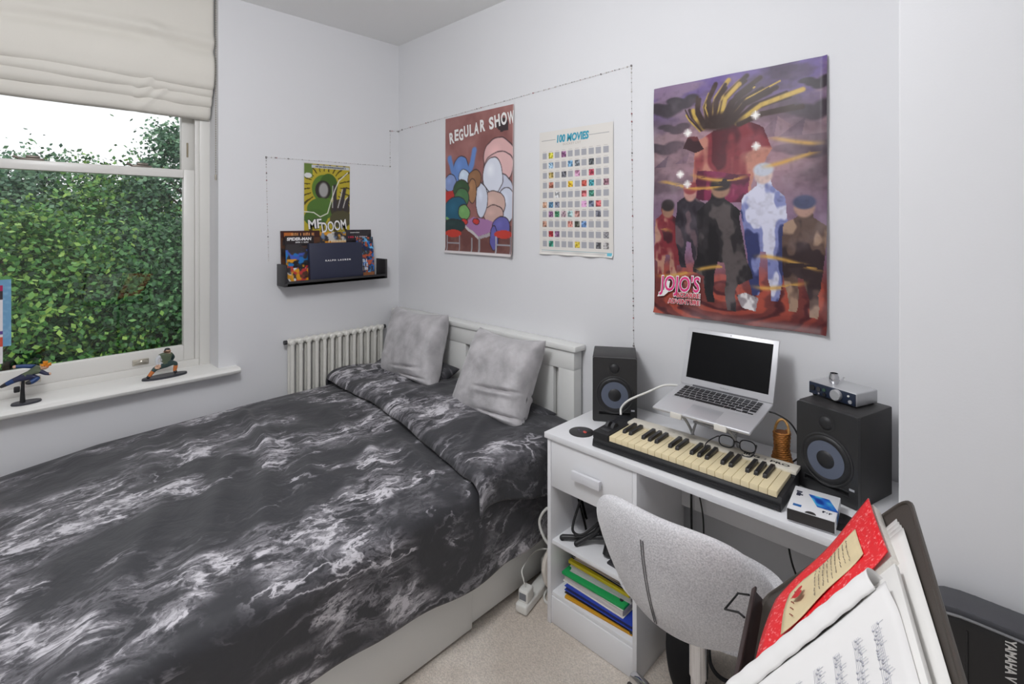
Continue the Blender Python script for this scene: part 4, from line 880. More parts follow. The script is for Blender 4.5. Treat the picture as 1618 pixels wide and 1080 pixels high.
b = B(); b.box((-.045, -.050, .038), (-.025, -.038, .0385)); b.done('blue_badge', mat('badge_blue', (40, 104, 170), .4), **L)
b = B(); b.box((-.046, .014, .038), (-.036, .034, .0385)); b.box((-.036, .020, .038), (-.030, .026, .0385)); b.box((-.048, .036, .038), (-.034, .044, .0385)); b.done('gimbal_picture', mat('ink_navy', (34, 38, 60), .5), **L)
b = B(); b.box((.024, -.044, .0381), (.028, -.034, .0386)); b.box((.028, -.038, .0381), (.031, -.034, .0386)); b.box((.033, -.041, .0381), (.036, -.038, .0386)); b.box((.039, -.045, .0381), (.042, -.036, .0386)); b.box((.042, -.039, .0381), (.046, -.036, .0386)); b.done('accessory_picture', mat('ink_navy', (34, 38, 60), .5), **L, smooth=0)
b = B(); b.box((.0555, -.03, .010), (.0565, .02, .03)); b.done('side_print', mat('badge_blue', (40, 104, 170), .4), **L)

# things on the desk's shelves --------------------------------------------------------
CL = mat('clear_folder', (206, 208, 212), .3)
S0 = .1205
stack = [('blue', None)]
def slab(name, label, cat, z0, z1, col, x0, x1, y0, y1, rz=0.0, edge=None, wav=.003, rough=.45):
    cx, cy = (x0 + x1) / 2, (y0 + y1) / 2; M = Matrix.Translation((cx, cy, 0)) @ Matrix.Rotation(R(rz), 4, 'Z'); t = thing(name, label, cat, (cx, cy, z0))
    def lay(za, zb, m_, nm, ins):
        def f(sgn):
            def g(u, v):
                x = (u - .5) * (x1 - x0 - ins); y = (v - .5) * (y1 - y0 - ins); return M @ Vector((x, y, (zb if sgn else za) + wav * math.sin(u * 5 + v * 4) * 0))
            return g
        b = B(); b.box((-(x1 - x0 - ins) / 2, -(y1 - y0 - ins) / 2, za), ((x1 - x0 - ins) / 2, (y1 - y0 - ins) / 2, zb), bev=min(.0018, (zb - za) * .3), M=M); return b.done(nm, m_, t)
    if edge is None: lay(z0, z1, mat('file_' + str(col), col, rough), 'cover', 0)
    else:
        lay(z0, z0 + .0025, mat('file_' + str(col), col, rough), 'cover', 0); lay(z0 + .0022, z1 - .0015, mat('pages_' + str(edge), edge, .7, var=.1, vscale=160, stretch=(1, 1, 12)), 'pages', .008); lay(z1 - .0018, z1, mat('file_' + str(col), col, rough), 'cover', 0)
    return t
X0 = 1.555
slab('document_wallet', 'mustard yellow document wallet at the bottom of the folder stack', 'folder', S0, S0 + 0.0092, (206, 150, 30), X0 - .018, X0 + .27, .935, 1.215, 4)
slab('document_wallet', 'dark brown folder above the mustard wallet in the stack', 'folder', S0 + 0.0092, S0 + 0.0224, (62, 54, 60), X0 - .010, X0 + .27, .940, 1.220, 2, (74, 66, 70))
slab('ring_folder', 'royal blue folder in the middle of the shelf stack', 'folder', S0 + 0.0224, S0 + 0.0396, (40, 66, 170), X0 - .016, X0 + .27, .925, 1.215, 1, (40, 44, 96))
slab('paper_pile', 'thick pile of white papers under the green folder', 'papers', S0 + 0.0396, S0 + 0.0686, (224, 220, 214), X0 - .004, X0 + .265, .960, 1.230, -1, (216, 210, 202))
t = slab('ring_folder', 'bright green plastic folder on the shelf stack', 'folder', S0 + 0.0686, S0 + 0.0792, (22, 156, 82), X0 - .006, X0 + .265, .962, 1.236, 1)
B().lathe([(0, 0), (.007, 0), (.007, .002), (0, .002)], 16, Matrix.Translation((X0 + .022, .985, S0 + 0.0792))).done('stud', M_BLK2, t)
slab('paper_pile', 'thin grey-white papers between the green folder and the yellow pad', 'papers', S0 + 0.0792, S0 + 0.1003, (190, 190, 190), X0 + .02, X0 + .265, .955, 1.218, 3, (206, 204, 202))
slab('note_pad', 'yellow notepad in the upper part of the folder stack', 'notepad', S0 + 0.1003, S0 + 0.1135, (226, 206, 40), X0 + .022, X0 + .26, .955, 1.225, 0)
slab('exercise_book', 'black-edged exercise book on the yellow notepad', 'book', S0 + 0.1135, S0 + 0.1241, (54, 52, 58), X0 + .034, X0 + .26, .950, 1.220, -2, (214, 208, 196))
slab('paper_pile', 'beige loose papers at the top of the folder stack', 'papers', S0 + 0.1241, S0 + 0.1558, (206, 190, 176), X0 + .030, X0 + .26, .965, 1.205, 3, (196, 184, 174))
slab('exercise_book', 'thin red-edged book topping the folder stack', 'book', S0 + 0.1558, S0 + 0.1637, (150, 62, 52), X0 + .05, X0 + .26, .96, 1.20, 1, (214, 204, 192))
t = thing('remote_control', 'black remote control on the bottom desk shelf', 'remote', (1.575, .925, S0)); MR = Matrix.Translation((1.572, .922, S0)) @ Matrix.Rotation(R(18), 4, 'Z')
B().box((-.022, -.02, 0), (.13, .022, .018), bev=.007, seg=3, M=MR).done('body', M_BLK, t)
for i in range(5):
    for j in range(3): B().box((-.008 + i * .018, -.012 + j * .011, .0175), (.002 + i * .018, -.006 + j * .011, .0195), bev=.001, M=MR).done('button', M_DGREY, t)
S1 = .320
t = thing('tripod', 'small black folding tripod lying on the upper desk shelf', 'tripod', (1.58, 1.15, S1))
B().tube([(1.548, 1.232, S1 + .012), (1.60, 1.15, S1 + .022), (1.66, 1.02, S1 + .055)], [.010, .009, .010], 10).done('leg', M_BLK, t)
B().ball((1.548, 1.232, S1 + .0095), .0105).done('rubber_foot', M_BLK2, t)
B().tube([(1.556, 1.170, S1 + .010), (1.61, 1.12, S1 + .05), (1.66, 1.06, S1 + .15)], [.010, .009, .011], 10).done('leg', M_BLK, t)
B().ball((1.556, 1.170, S1 + .009), .0095).done('rubber_foot', M_BLK2, t)
B().tube([(1.585, 1.05, S1 + .006), (1.61, 1.05, S1 + .06), (1.64, 1.05, S1 + .13)], [.019, .019, .017], 10).done('leg', M_BLK, t)
B().tube(bez([(1.60, 1.18, S1 + .16), (1.565, 1.19, S1 + .08), (1.555, 1.182, S1 + .048), (1.575, 1.15, S1 + .045), (1.62, 1.10, S1 + .10)]), .005, 8).done('wrist_strap', M_BLK2, t)
t = thing('dark_case', 'black zipped case standing behind the small tripod on the shelf', 'case', (1.72, 1.04, S1)); B().box((1.655, .925, S1), (1.80, 1.150, S1 + .20), bev=.02, seg=3).done('body', mat('black_nylon', (30, 28, 26), .7, bump=.1, bscale=300), t); B().tube([(1.655, .945, S1 + .10), (1.655, 1.13, S1 + .10)], .003, 6).done('zip', M_DGREY, t); B().ball((1.6535, 1.115, S1 + .09), .0035).done('zip_pull', mat('brass_dot', (196, 180, 90), .3, metal=.6), t)
t = thing('plastic_bag', 'clear plastic bag hanging slack at the side of the shelf', 'bag', (1.66, 1.22, S1)); 
B().grid(lambda u, v: (1.60 + .16 * u, 1.245 - .05 * v - .02 * math.sin(u * 9), S1 + .002 + (.20 - .17 * v) * (1 - .15 * math.sin(u * 5))), 14, 10).done('film', glass_mat('bag_film', (.9, .9, .92), 1.6, .15), t, smooth=179)
t = thing('tablet', 'dark grey tablet lying on the upper desk shelf', 'tablet', (1.62, .95, S1)); MT = Matrix.Translation((1.575, .915, S1)) @ Matrix.Rotation(R(-3), 4, 'Z')
B().box((-.03, -.01, 0), (.14, .115, .009), bev=.003, M=MT).done('body', M_DGREY, t); B().box((-.024, -.004, .0088), (.134, .109, .0094), M=MT).done('screen', mat('tablet_screen', (52, 52, 56), .3), t)

# cables under the desk and on the floor ------------------------------------------------
for pts, r_, lab in (([(1.828, .842, .70), (1.826, .842, .55), (1.824, .838, .30), (1.81, .83, .12), (1.78, .82, .006)], .004, 'thick black cable hanging under the desk beside the cabinet'), ([(1.828, .816, .70), (1.822, .814, .58), (1.826, .795, .44), (1.82, .80, .2), (1.80, .79, .005)], .0028, 'thin black cable hanging under the desk next to the thick one'), ([(1.875, .528, .60), (1.872, .526, .48), (1.868, .50, .38), (1.862, .44, .315), (1.86, .42, .16), (1.86, .43, .005)], .0032, 'black cable curving down under the desk behind the chair seat')):
    B().tube(bez(pts), r_, 7).done('hanging_cable', M_BLK2, label=lab, cat='cable', smooth=179)
pl = thing('extension_lead', 'white extension lead on the carpet between bed and desk', 'extension lead', (1.55, 1.385, 0))
MX = Matrix.Translation((1.465, 1.374, .001)) @ Matrix.Rotation(R(12), 4, 'Z')
B().box((0, -.026, 0), (.29, .026, .038), bev=.008, seg=3, M=MX).done('socket_bar', M_WHT, pl)
b = B(); b.box((.015, -.022, .036), (.066, .022, .085), bev=.007, seg=3, M=MX); ad = b.done('charger', M_WHT, pl)
b = B(); b.box((.0135, -.015, .048), (.016, .015, .074), M=MX); b.done('charger_label', mat('label_grey', (124, 126, 132), .5), ad)
b = B(); b.box((.20, -.021, .036), (.245, .021, .11), bev=.006, seg=3, M=MX); b.done('plug', M_WHT, pl)
b = B(); b.tube(bez([MX @ Vector((.04, .0, .084)), MX @ Vector((.03, .005, .12)), MX @ Vector((.05, .02, .15)), MX @ Vector((.16, .012, .165)), (1.70, 1.33, .17), (1.80, 1.31, .20)]), .0028, 7); b.done('white_lead', M_WHT, pl)
B().tube(bez([(1.60, 1.30, .40), (1.585, 1.345, .38), (1.575, 1.372, .32), (1.585, 1.345, .25), (1.62, 1.30, .20)]), .0058, 8).done('looped_cable', M_WHT, label='thick white cable looped beside the desk cabinet', cat='cable', smooth=179)
t = thing('round_hub', 'round white disc-shaped base standing on edge beside the desk', 'fan base', (1.68, 1.335, 0))
FD = frame((1.665, 1.325, .105), (.35, -.1, .93), (-.83, .42, .36), (-.42, -.90, .06))
B().lathe([(0, -.012), (.098, -.012), (.103, -.006), (.103, .006), (.098, .012), (0, .014)], 40, Matrix.Translation((1.685, 1.335, .106)) @ Matrix.Rotation(R(78), 4, 'X') @ Matrix.Rotation(R(-18), 4, 'Y')).done('disc', mat('warm_white_plastic', (222, 214, 204), .45), t)
B().tube([(1.66 + .08 * math.cos(a), 1.335 + .05 * math.sin(a), .006) for a in [2 * math.pi * k / 28 for k in range(28)]], .005, 6, closed=True).done('cable_ring', M_WHT, t)

# ================================================================== CHAIR
FAB = bpy.data.materials.new('grey_wool_fabric'); FAB.use_nodes = True
def _fab():
    nt = FAB.node_tree; N = nt.nodes; p = N['Principled BSDF']; tc = N.new('ShaderNodeTexCoord'); a = N.new('ShaderNodeTexNoise'); a.inputs['Scale'].default_value = 260; a.inputs['Detail'].default_value = 4
    c_ = N.new('ShaderNodeTexNoise'); c_.inputs['Scale'].default_value = 7; nt.links.new(tc.outputs['Object'], a.inputs['Vector']); nt.links.new(tc.outputs['Object'], c_.inputs['Vector'])
    r = N.new('ShaderNodeValToRGB'); r.color_ramp.elements[0].position = .3; r.color_ramp.elements[1].position = .7; r.color_ramp.elements[0].color = (*s2l((184, 183, 186)), 1); r.color_ramp.elements[1].color = (*s2l((226, 224, 226)), 1)
    mx = N.new('ShaderNodeMixRGB'); mx.blend_type = 'OVERLAY'; mx.inputs[0].default_value = .3; nt.links.new(a.outputs['Fac'], r.inputs[0]); nt.links.new(r.outputs[0], mx.inputs[1]); nt.links.new(c_.outputs['Fac'], mx.inputs[2]); nt.links.new(mx.outputs[0], p.inputs['Base Color'])
    p.inputs['Roughness'].default_value = .95; p.inputs['Sheen Weight'].default_value = .3; p.inputs['Specular IOR Level'].default_value = .1
    bp = N.new('ShaderNodeBump'); bp.inputs['Strength'].default_value = .5; bp.inputs['Distance'].default_value = .003; nt.links.new(a.outputs['Fac'], bp.inputs['Height']); nt.links.new(bp.outputs[0], p.inputs['Normal'])
_fab()
CXc, CYc = 1.335, .595
ch = thing('desk_chair', 'grey fabric swivel chair with chrome base pushed up to the desk', 'chair', (CXc, CYc, 0))
def back_mid(a, v):
    """a in -1..1 across, v 0 bottom..1 top: the middle surface of the curved back"""
    hw = .238 - .018 * (1 - v) ** 2; ang = a * 1.12
    y = CYc + .012 + hw * math.sin(ang) / math.sin(1.12); x = 1.128 + .135 * (1 - math.cos(ang)) / (1 - math.cos(1.12)) * (1 - .15 * v) + .085 * (1 - v) ** 1.8
    zt = .835 - .110 * abs(a) ** 3.2; zb = .505 + .060 * a * a; return Vector((x, y, zb + (zt - zb) * v))
def backshell(u, v):
    th = 2 * math.pi * u; a = 2 * v - 1       # u runs round a cross-section, v across
    q = math.sin(th); vv = .5 + .5 * math.copysign(abs(math.cos(th)) ** .55, math.cos(th)); e = (1 - a ** 6) ** .5 if abs(a) < 1 else 0
    p = back_mid(a, .5 + (vv - .5) * (.6 + .4 * e)); p2 = back_mid(min(1, a + .01), vv); p1 = back_mid(max(-1, a - .01), vv); tg = (p2 - p1).normalized(); n_ = Vector((tg.y, -tg.x, 0)).normalized()
    tk = .026 * math.copysign(abs(q) ** .7, q) * (.25 + .75 * e); return p + n_ * tk
b = B(); b.grid(backshell, 40, 48, closed_u=True); bmesh.ops.recalc_face_normals(b.bm, faces=b.bm.faces); bk = b.done('backrest', FAB, ch, smooth=179)
b = B()
for off in (-.0035, .0035):
    b.tube([back_mid(.10 + off * 3, .1 + .72 * k / 14) + Vector((-.0262, .0, 0)) for k in range(15)], .0016, 5)
b.done('back_seam', mat('seam_grey', (112, 110, 112), .8), bk)
b = B(); b.grid(lambda u, v: ((lambda r_, th: (CXc + .045 + (.165 * r_ * math.copysign(abs(math.cos(th)) ** .7, math.cos(th))), CYc + .012 + .225 * r_ * math.copysign(abs(math.sin(th)) ** .7, math.sin(th)), (.575 - .03 * (1 - r_) ** .7 * 0 + .012 * (r_ ** 3) - .055 * max(0, r_ - .93) / .07) if v < .5 else (.49 + .03 * r_)))(min(1, v * 2) if v < .5 else max(0, 2 - 2 * v), 2 * math.pi * u)), 40, 24, closed_u=True)
bmesh.ops.remove_doubles(b.bm, verts=b.bm.verts, dist=1e-5); bmesh.ops.recalc_face_normals(b.bm, faces=b.bm.faces); b.done('seat', FAB, ch, smooth=60)
b = B(); b.cyl((CXc, CYc, .33), (CXc, CYc, .50), .024, n=28); b.cyl((CXc, CYc, .06), (CXc, CYc, .34), .0205, n=28); b.lathe([(.045, .075), (.040, .10), (.0215, .115)], 28, Matrix.Translation((CXc, CYc, 0))); b.done('gas_column', M_CHROME, ch)
b = B(); b.box((CXc - .07, CYc - .06, .478), (CXc + .07, CYc + .06, .505), bev=.006); b.done('seat_plate', M_BLK2, ch)
B().tube([(CXc, CYc - .03, .485), (CXc + .05, CYc - .12, .478), (CXc + .06, CYc - .19, .474)], .005, 8).done('lift_lever', M_BLK2, ch)
for k in range(5):
    a = math.atan2(.884 - CYc, 1.484 - CXc) + k * 2 * math.pi / 5; d_ = Vector((math.cos(a), math.sin(a), 0)); c0 = Vector((CXc, CYc, 0))
    b = B(); b.tube(bez([c0 + d_ * .02 + Vector((0, 0, .095)), c0 + d_ * .15 + Vector((0, 0, .088)), c0 + d_ * .27 + Vector((0, 0, .068)), c0 + d_ * .318 + Vector((0, 0, .05))]), [.022] * 8 + [.021] * 8 + [.020] * 8 + [.017], 12); leg = b.done('base_leg', M_CHROME, ch, smooth=60)
    s_ = Vector((-d_.y, d_.x, 0)); w0 = c0 + d_ * .305 + Vector((0, 0, .024))
    b = B(); b.cyl(w0 - s_ * .02, w0 + s_ * .02, .0245, n=18); b.done('castor', M_BLK, leg)

# dark bags behind the chair column
BAGM = mat('black_bag_cloth', (22, 22, 24), .75, bump=.15, bscale=160)
t = thing('black_bag', 'black cloth bag on the carpet under the desk beside the cabinet', 'bag', (1.64, .79, 0))
b = B(); b.grid(lambda u, v: (1.645 + (.075 - .02 * v) * math.cos(6.2832 * u) * math.sin(math.pi * min(1, .15 + v * .85)) ** .4 * 1.0, .775 + (.075 + .012 * math.sin(4 * math.pi * u)) * math.sin(6.2832 * u) * math.sin(math.pi * min(.999, .15 + v * .85)) ** .4, .235 * v + .01 * math.sin(9 * u) * v), 28, 14, closed_u=True); b.done('body', BAGM, t, smooth=179)
B().tube(bez([(1.60, .76, .18), (1.59, .75, .24), (1.62, .74, .27), (1.66, .74, .22)]), .008, 8).done('strap', BAGM, t)
t = thing('black_bag', 'black bag with trailing cables on the carpet behind the chair column', 'bag', (1.62, .47, 0))
b = B(); b.grid(lambda u, v: (1.63 + .10 * math.cos(6.2832 * u) * math.sin(math.pi * min(.999, .2 + v * .8)) ** .4, .475 + (.10 + .015 * math.sin(6 * math.pi * u)) * math.sin(6.2832 * u) * math.sin(math.pi * min(.999, .2 + v * .8)) ** .4, .24 * v), 28, 14, closed_u=True); b.done('body', BAGM, t, smooth=179)
B().tube(bez([(1.60, .55, .16), (1.58, .62, .14), (1.57, .66, .17), (1.60, .68, .22)]), .006, 8).done('strap', BAGM, t)

# ================================================================== MUSIC STAND
Wv = Vector((-.97716, -.21251, 0)).normalized(); Sv = Vector((.13896, -.63808, .75733)).normalized(); Nv = Vector((-.16094, .74003, .65303)).normalized(); P0 = Vector((1.11942, .35049, .776))
def PM(u, s, o=0.0): return P0 + Wv * u + Sv * s + Nv * o
MP = frame(P0, Wv, Sv, Nv)
STD = mat('music_stand_steel', (74, 68, 62), .42, metal=.25, bump=.03, bscale=200)
ms = thing('music_stand', 'dark metal music stand holding open music books', 'music stand', (.87, .16, 0))
def rrect(x0, y0, x1, y1, r, n=6):
    out = []
    for cx, cy, a0 in ((x1 - r, y1 - r, 0), (x0 + r, y1 - r, 90), (x0 + r, y0 + r, 180), (x1 - r, y0 + r, 270)):
        out += [(cx + r * math.cos(R(a0 + 90 * k / n)), cy + r * math.sin(R(a0 + 90 * k / n))) for k in range(n + 1)]
    return out
b = B(); b.prism(rrect(-.012, -.02, .512, .352, .028), .002, MP @ Matrix.Translation((0, 0, -.003))); b.done('desk_plate', STD, ms)
b = B(); b.tube([MP @ Vector((x, y, -.001)) for x, y in rrect(-.012, -.02, .512, .352, .028)], .004, 8, closed=True); b.done('rolled_rim', STD, ms)
b = B(); b.box((-.008, -.020, -.003), (.508, -.016, .026), bev=.0015, M=MP); b.box((-.008, -.020, .022), (.508, -.008, .027), bev=.0015, M=MP); b.done('book_ledge', mat('stand_ledge', (52, 34, 32), .4, metal=.2), ms)
b = B(); b.tube([MP @ Vector(p) for p in ((.02, -.018, .03), (-.004, -.05, .035), (.02, -.085, .034), (.075, -.03, .036), (.09, -.018, .03))], .0022, 7); b.done('page_clip', M_BLK2, ms)
mid = PM(.25, .14, -.02)
b = B(); b.tube([mid, mid - Vector((0, -.01, .03)) - Nv * .01, Vector((mid.x, mid.y - .02, .62))], .011, 12); b.cyl((mid.x, mid.y - .02, .02), (mid.x, mid.y - .02, .63), .012); b.done('pole', M_BLK, ms)
for k in range(3):
    a = R(35 + 120 * k); c0 = Vector((mid.x, mid.y - .02, 0)); d_ = Vector((math.cos(a), math.sin(a), 0))
    b = B(); b.tube([c0 + Vector((0, 0, .19)), c0 + d_ * .12 + Vector((0, 0, .11)), c0 + d_ * .27 + Vector((0, 0, .01))], .009, 10); b.ball(c0 + d_ * .27 + Vector((0, 0, .011)), .011); b.done('leg', M_BLK, ms)

# red glitter book ---------------------------------------------------------------------
RED = bpy.data.materials.new('red_glitter_cover'); RED.use_nodes = True
def _red():
    nt = RED.node_tree; N = nt.nodes; p = N['Principled BSDF']; tc = N.new('ShaderNodeTexCoord'); v_ = N.new('ShaderNodeTexNoise'); v_.inputs['Scale'].default_value = 160; v_.inputs['Detail'].default_value = 3; nt.links.new(tc.outputs['Object'], v_.inputs['Vector'])
    r = N.new('ShaderNodeValToRGB'); e = r.color_ramp.elements; e[0].position = .56; e[0].color = (*s2l((230, 26, 36)), 1); e[1].position = .72; e[1].color = (*s2l((252, 150, 150)), 1); nt.links.new(v_.outputs['Fac'], r.inputs[0]); nt.links.new(r.outputs[0], p.inputs['Base Color']); p.inputs['Roughness'].default_value = .45
_red()
def sheet(name, quad, o0, o1, m_, parent, bow=0.0, curl=0.0, n=18, thick=.0):
    """quad in plate coordinates: far-bottom, far-top, near-top, near-bottom; offset o0..o1 from the plate"""
    A, Bq, C, D = [Vector((*q, 0)) for q in quad]
    def f(u, v):
        p = (A * (1 - v) + Bq * v) * (1 - u) + (D * (1 - v) + C * v) * u
        return MP @ Vector((p.x, p.y, o1 + bow * math.sin(math.pi * u) + curl * (v ** 4) + .0015 * math.sin(v * 9 + u * 3)))
    b = B(); b.grid(f, n, n); return b.done(name, m_, parent, smooth=179, solid=thick or .001)
def block(name, quad, o0, o1, m_, parent, bev=.001):
    b = B(); b.prism([q for q in quad], o1 - o0, MP @ Matrix.Translation((0, 0, o0)), bev=bev); return b.done(name, m_, parent)
rb = thing('red_book', 'red glittery songbook with cream label standing on the music stand', 'book', PM(.1, .0, .02))
RQ = ((.075, .052), (-.030, .293), (.172, .312), (.255, .020))
PGS = mat('page_edges', (226, 222, 214), .7, var=.08, vscale=240)
block('pages', ((.077, .054), (-.027, .291), (.170, .310), (.252, .022)), .002, .018, PGS, rb)
cov = sheet('cover', RQ, 0, .0195, RED, rb, bow=.003, curl=.008, thick=.002)
LQ = ((.104, .096), (.052, .258), (.140, .268), (.205, .086))
lb = sheet('cover_label', LQ, 0, .0255, mat('cream_label', (216, 198, 158), .6, var=.06, vscale=30), rb, bow=.002, curl=.004)
b = B()
def onlab(u, v, o=.0275):
    A, Bq, C, D = [Vector((*q, 0)) for q in LQ]; p = (A * (1 - v) + Bq * v) * (1 - u) + (D * (1 - v) + C * v) * u; return MP @ Vector((p.x, p.y, o + .003 * math.sin(math.pi * u) + .004 * v ** 4))
lr = random.Random(3)
for k in range(9):
    v0 = .42 + k * .055; u = .14
    while u < .84:
        l_ = lr.uniform(.03, .10); b.tube([onlab(u, v0), onlab(u + l_, v0 + lr.uniform(-.006, .006))], lr.uniform(.0005, .0009), 4); u += l_ + lr.uniform(.02, .06)
b.done('handwriting', mat('faded_ink', (150, 138, 122), .7), lb, kind='stuff')
hx = [onlab(.5 + .13 * (math.sin(t_) ** 3), .22 + .0055 * (13 * math.cos(t_) - 5 * math.cos(2 * t_) - 2 * math.cos(3 * t_) - math.cos(4 * t_)), .0325) for t_ in [2 * math.pi * k / 24 for k in range(24)]]
b = B(); fv = [b.bm.verts.new(p) for p in hx]; b.bm.faces.new(fv); b.done('heart_picture', mat('heart_red', (196, 40, 44), .5), lb, smooth=0)
b = B()
for k in range(14): b.tube([onlab(.2 + .05 * k % .7, .12 + .02 * math.sin(k * 2.1)), onlab(.22 + .05 * k % .7, .135 + .02 * math.sin(k * 2.1))], .0008, 4)
b.done('ornament', mat('ornament_brown', (150, 84, 72), .6), lb, kind='stuff')

# white ring-bound music book -------------------------------------------------------------
ob = thing('sheet_music_book', 'white ring-bound music book open on the music stand', 'book', PM(.35, 0, .02))
block('page_block', ((.262, .006), (.20, .316), (.47, .330), (.515, .006)), .0145, .022, M_PAPER, ob)
pg = mat('music_paper', (228, 226, 224), .6)
def openpage(u, v):
    A, Bq, C, D = [Vector((*q, 0)) for q in ((.318, .008), (.262, .308), (.468, .322), (.512, .010))]; p = (A * (1 - v) + Bq * v) * (1 - u) + (D * (1 - v) + C * v) * u
    return MP @ Vector((p.x, p.y, .0235 + .012 * math.exp(-((u - .02) / .16) ** 2) + .0012 * math.sin(v * 7)))
b = B(); b.grid(openpage, 24, 20); op = b.done('open_page', pg, ob, smooth=179, solid=.001)
def rollpage(u, v):            # the turned page rolls over the rings
    th = -1.0 + 3.6 * u; r_ = .027; A = Vector((.292, .006, 0)); Bq = Vector((.236, .292, 0)); p = A * (1 - v) + Bq * v
    return MP @ Vector((p.x - r_ * math.cos(th) * 1.0 + .010, p.y, .024 + r_ * math.sin(th) + .0006 * math.sin(v * 50)))
b = B(); b.grid(rollpage, 22, 60); b.done('turned_page', pg, ob, smooth=179, solid=.001)
b = B()
for k in range(8):
    v0 = .05 + k * .115
    for l_ in range(5): b.tube([openpage(.22 + .7 * q / 8, v0 + l_ * .0085) + Nv * .0009 for q in range(9)], .00028, 3)
    for j in range(26):
        u0 = .24 + .026 * j; v1 = v0 + lr.choice((0, .0085, .017, .0255, .034)); p = openpage(u0, v1) + Nv * .0012; b.ball(p, .0016, u=5, v=3); b.tube([p, openpage(u0, min(1, v1 + .03)) + Nv * .0012], .0003, 3)
b.done('music_notation', mat('notation_grey', (178, 178, 186), .7), op, kind='stuff')
b = B()
for k in range(30):
    v = .03 + k / 31; A = Vector((.298, .006, 0)); Bq = Vector((.240, .29, 0)); p = A * (1 - v) + Bq * v
    b.tube([MP @ Vector((p.x + .012 * math.cos(t_), p.y, .016 + .012 * math.sin(t_))) for t_ in [2 * math.pi * q / 10 for q in range(10)]], .0011, 4, closed=True)
b.done('ring_binding', mat('binding_grey', (200, 198, 196), .4), ob, kind='stuff')
lp_ = thing('loose_music_sheets', 'ruffled loose white music sheets behind the open book on the stand', 'papers', PM(.2, .1, .015))
for i in range(4):
    qd = ((.10 + .012 * i, .03), (.040 + .014 * i, .322 + .003 * i), (.47 + .008 * i, .334 + .003 * i), (.50 + .004 * i, .02)); sheet('sheet', qd, 0, .0002 + .0006 * i, M_PAPER, lp_, bow=.0, curl=.0035 - .0004 * i)

# ================================================================== INSTRUMENT CASE
ic = thing('instrument_case', 'black ribbed instrument case with white lettering leaning on the chimney wall', 'case', (1.54, -.05, 0))
CS = mat('case_black', (26, 25, 26), .38); CG = mat('case_rim_grey', (72, 72, 76), .45)
X1, Y1c, Y0c, ZT = 1.498, .135, -.20, .690
def cpts(ins): 
    out = [(Y1c - ins, .012 + ins)]
    for k in range(13): t_ = k / 12; out.append((Y1c - ins + (Y0c - Y1c + 2 * ins) * t_, ZT - ins - .004 * math.sin(t_ * 3.0) - .02 * abs(2 * t_ - 1) ** 6))
    out.append((Y0c + ins, .012 + ins)); return out
FR = frame((X1, 0, 0), (0, 1, 0), (0, 0, 1), (1, 0, 0))
B().prism(cpts(0), .085, FR @ Matrix.Translation((0, 0, .012)), bev=.008).done('shell', CG, ic)
B().prism(cpts(.012), .02, FR @ Matrix.Translation((0, 0, -.004)), bev=.004).done('front_panel', CS, ic)
for k in range(7):
    y = Y1c - .03 - k * .043
    if abs(y) < .03: continue
    B().box((X1 - .0065, y - .002, .05), (X1 - .003, y + .002, ZT - .035), bev=.0008).done('rib', CS, ic)
B().tube([FR @ Vector((a, c_, -.003)) for a, c_ in cpts(.008)], .003, 6, closed=True).done('piping', mat('piping_grey', (120, 120, 122), .4), ic)
B().text('YAMAHA V', .0235, frame((X1 - .0048, -.006, .672), (0, 0, -1), (0, -1, 0), (-1, 0, 0)), bold=.0008, width=.088, align='LEFT', shear=-.15).done('lettering', mat('letter_silver', (206, 204, 200), .4), ic, smooth=0)

# ================================================================== FIGURINES ON THE SILL
def figure(t, joints, bones, mats, scale, org, rotz=0.0):
    """one continuous skinned body; every face takes the colour of its nearest bone"""
    bm = bmesh.new(); sk = bm.verts.layers.skin.verify(); V = {}
    for k, (p, r_) in joints.items():
        v = bm.verts.new(Vector(p) * scale); v[sk].radius = (r_ * scale, r_ * scale); V[k] = v
        if k == 'hip': v[sk].use_root = True
    for a, c_, _ in bones: bm.edges.new((V[a], V[c_]))
    me = bpy.data.meshes.new('body'); bm.to_mesh(me); bm.free(); o = bpy.data.objects.new('tmpbody', me); COL.objects.link(o)
    o.modifiers.new('s', 'SKIN'); s_ = o.modifiers.new('u', 'SUBSURF'); s_.levels = 2; s_.render_levels = 2
    dg = bpy.context.evaluated_depsgraph_get(); dg.update(); out = bpy.data.meshes.new_from_object(o.evaluated_get(dg)); bpy.data.objects.remove(o); out.name = 'body'
    out.materials.clear(); seg = [(Vector(joints[a][0]) * scale, Vector(joints[c_][0]) * scale, m_) for a, c_, m_ in bones]
    for f in out.polygons:
        best = (9, 0)
        for a, c_, m_ in seg:
            d_ = c_ - a; t_ = max(0, min(1, (f.center - a).dot(d_) / max(1e-9, d_.length_squared))); q = (f.center - a - d_ * t_).length
            if q < best[0]: best = (q, m_)
        f.material_index = best[1]
    out.transform(Matrix.Translation(org) @ Matrix.Rotation(rotz, 4, 'Z'))
    return mesh_obj('body', out, mats, t, smooth=179)
SKN = mat('figure_skin', (214, 172, 144), .5); FG = mat('figure_green', (86, 98, 76), .5); FT = mat('figure_dark_teal', (46, 68, 66), .5); FO = mat('figure_orange', (206, 120, 62), .5); FB = mat('figure_blue', (36, 66, 118), .45); FN = mat('figure_navy', (40, 44, 74), .5); FK = mat('figure_black', (44, 44, 48), .5); FW = mat('figure_white', (206, 208, 212), .5)
FM = [SKN, FG, FT, FO, FB, FN, FK, FW]
BASE = mat('figure_base', (56, 57, 64), .42)
SZ_ = SILLZ + .001
t = thing('action_figure', 'small crouching toy figure in green and orange on an oval base', 'figurine', (.63, 3.066, SZ_)); org = Vector((.628, 3.066, SZ_))
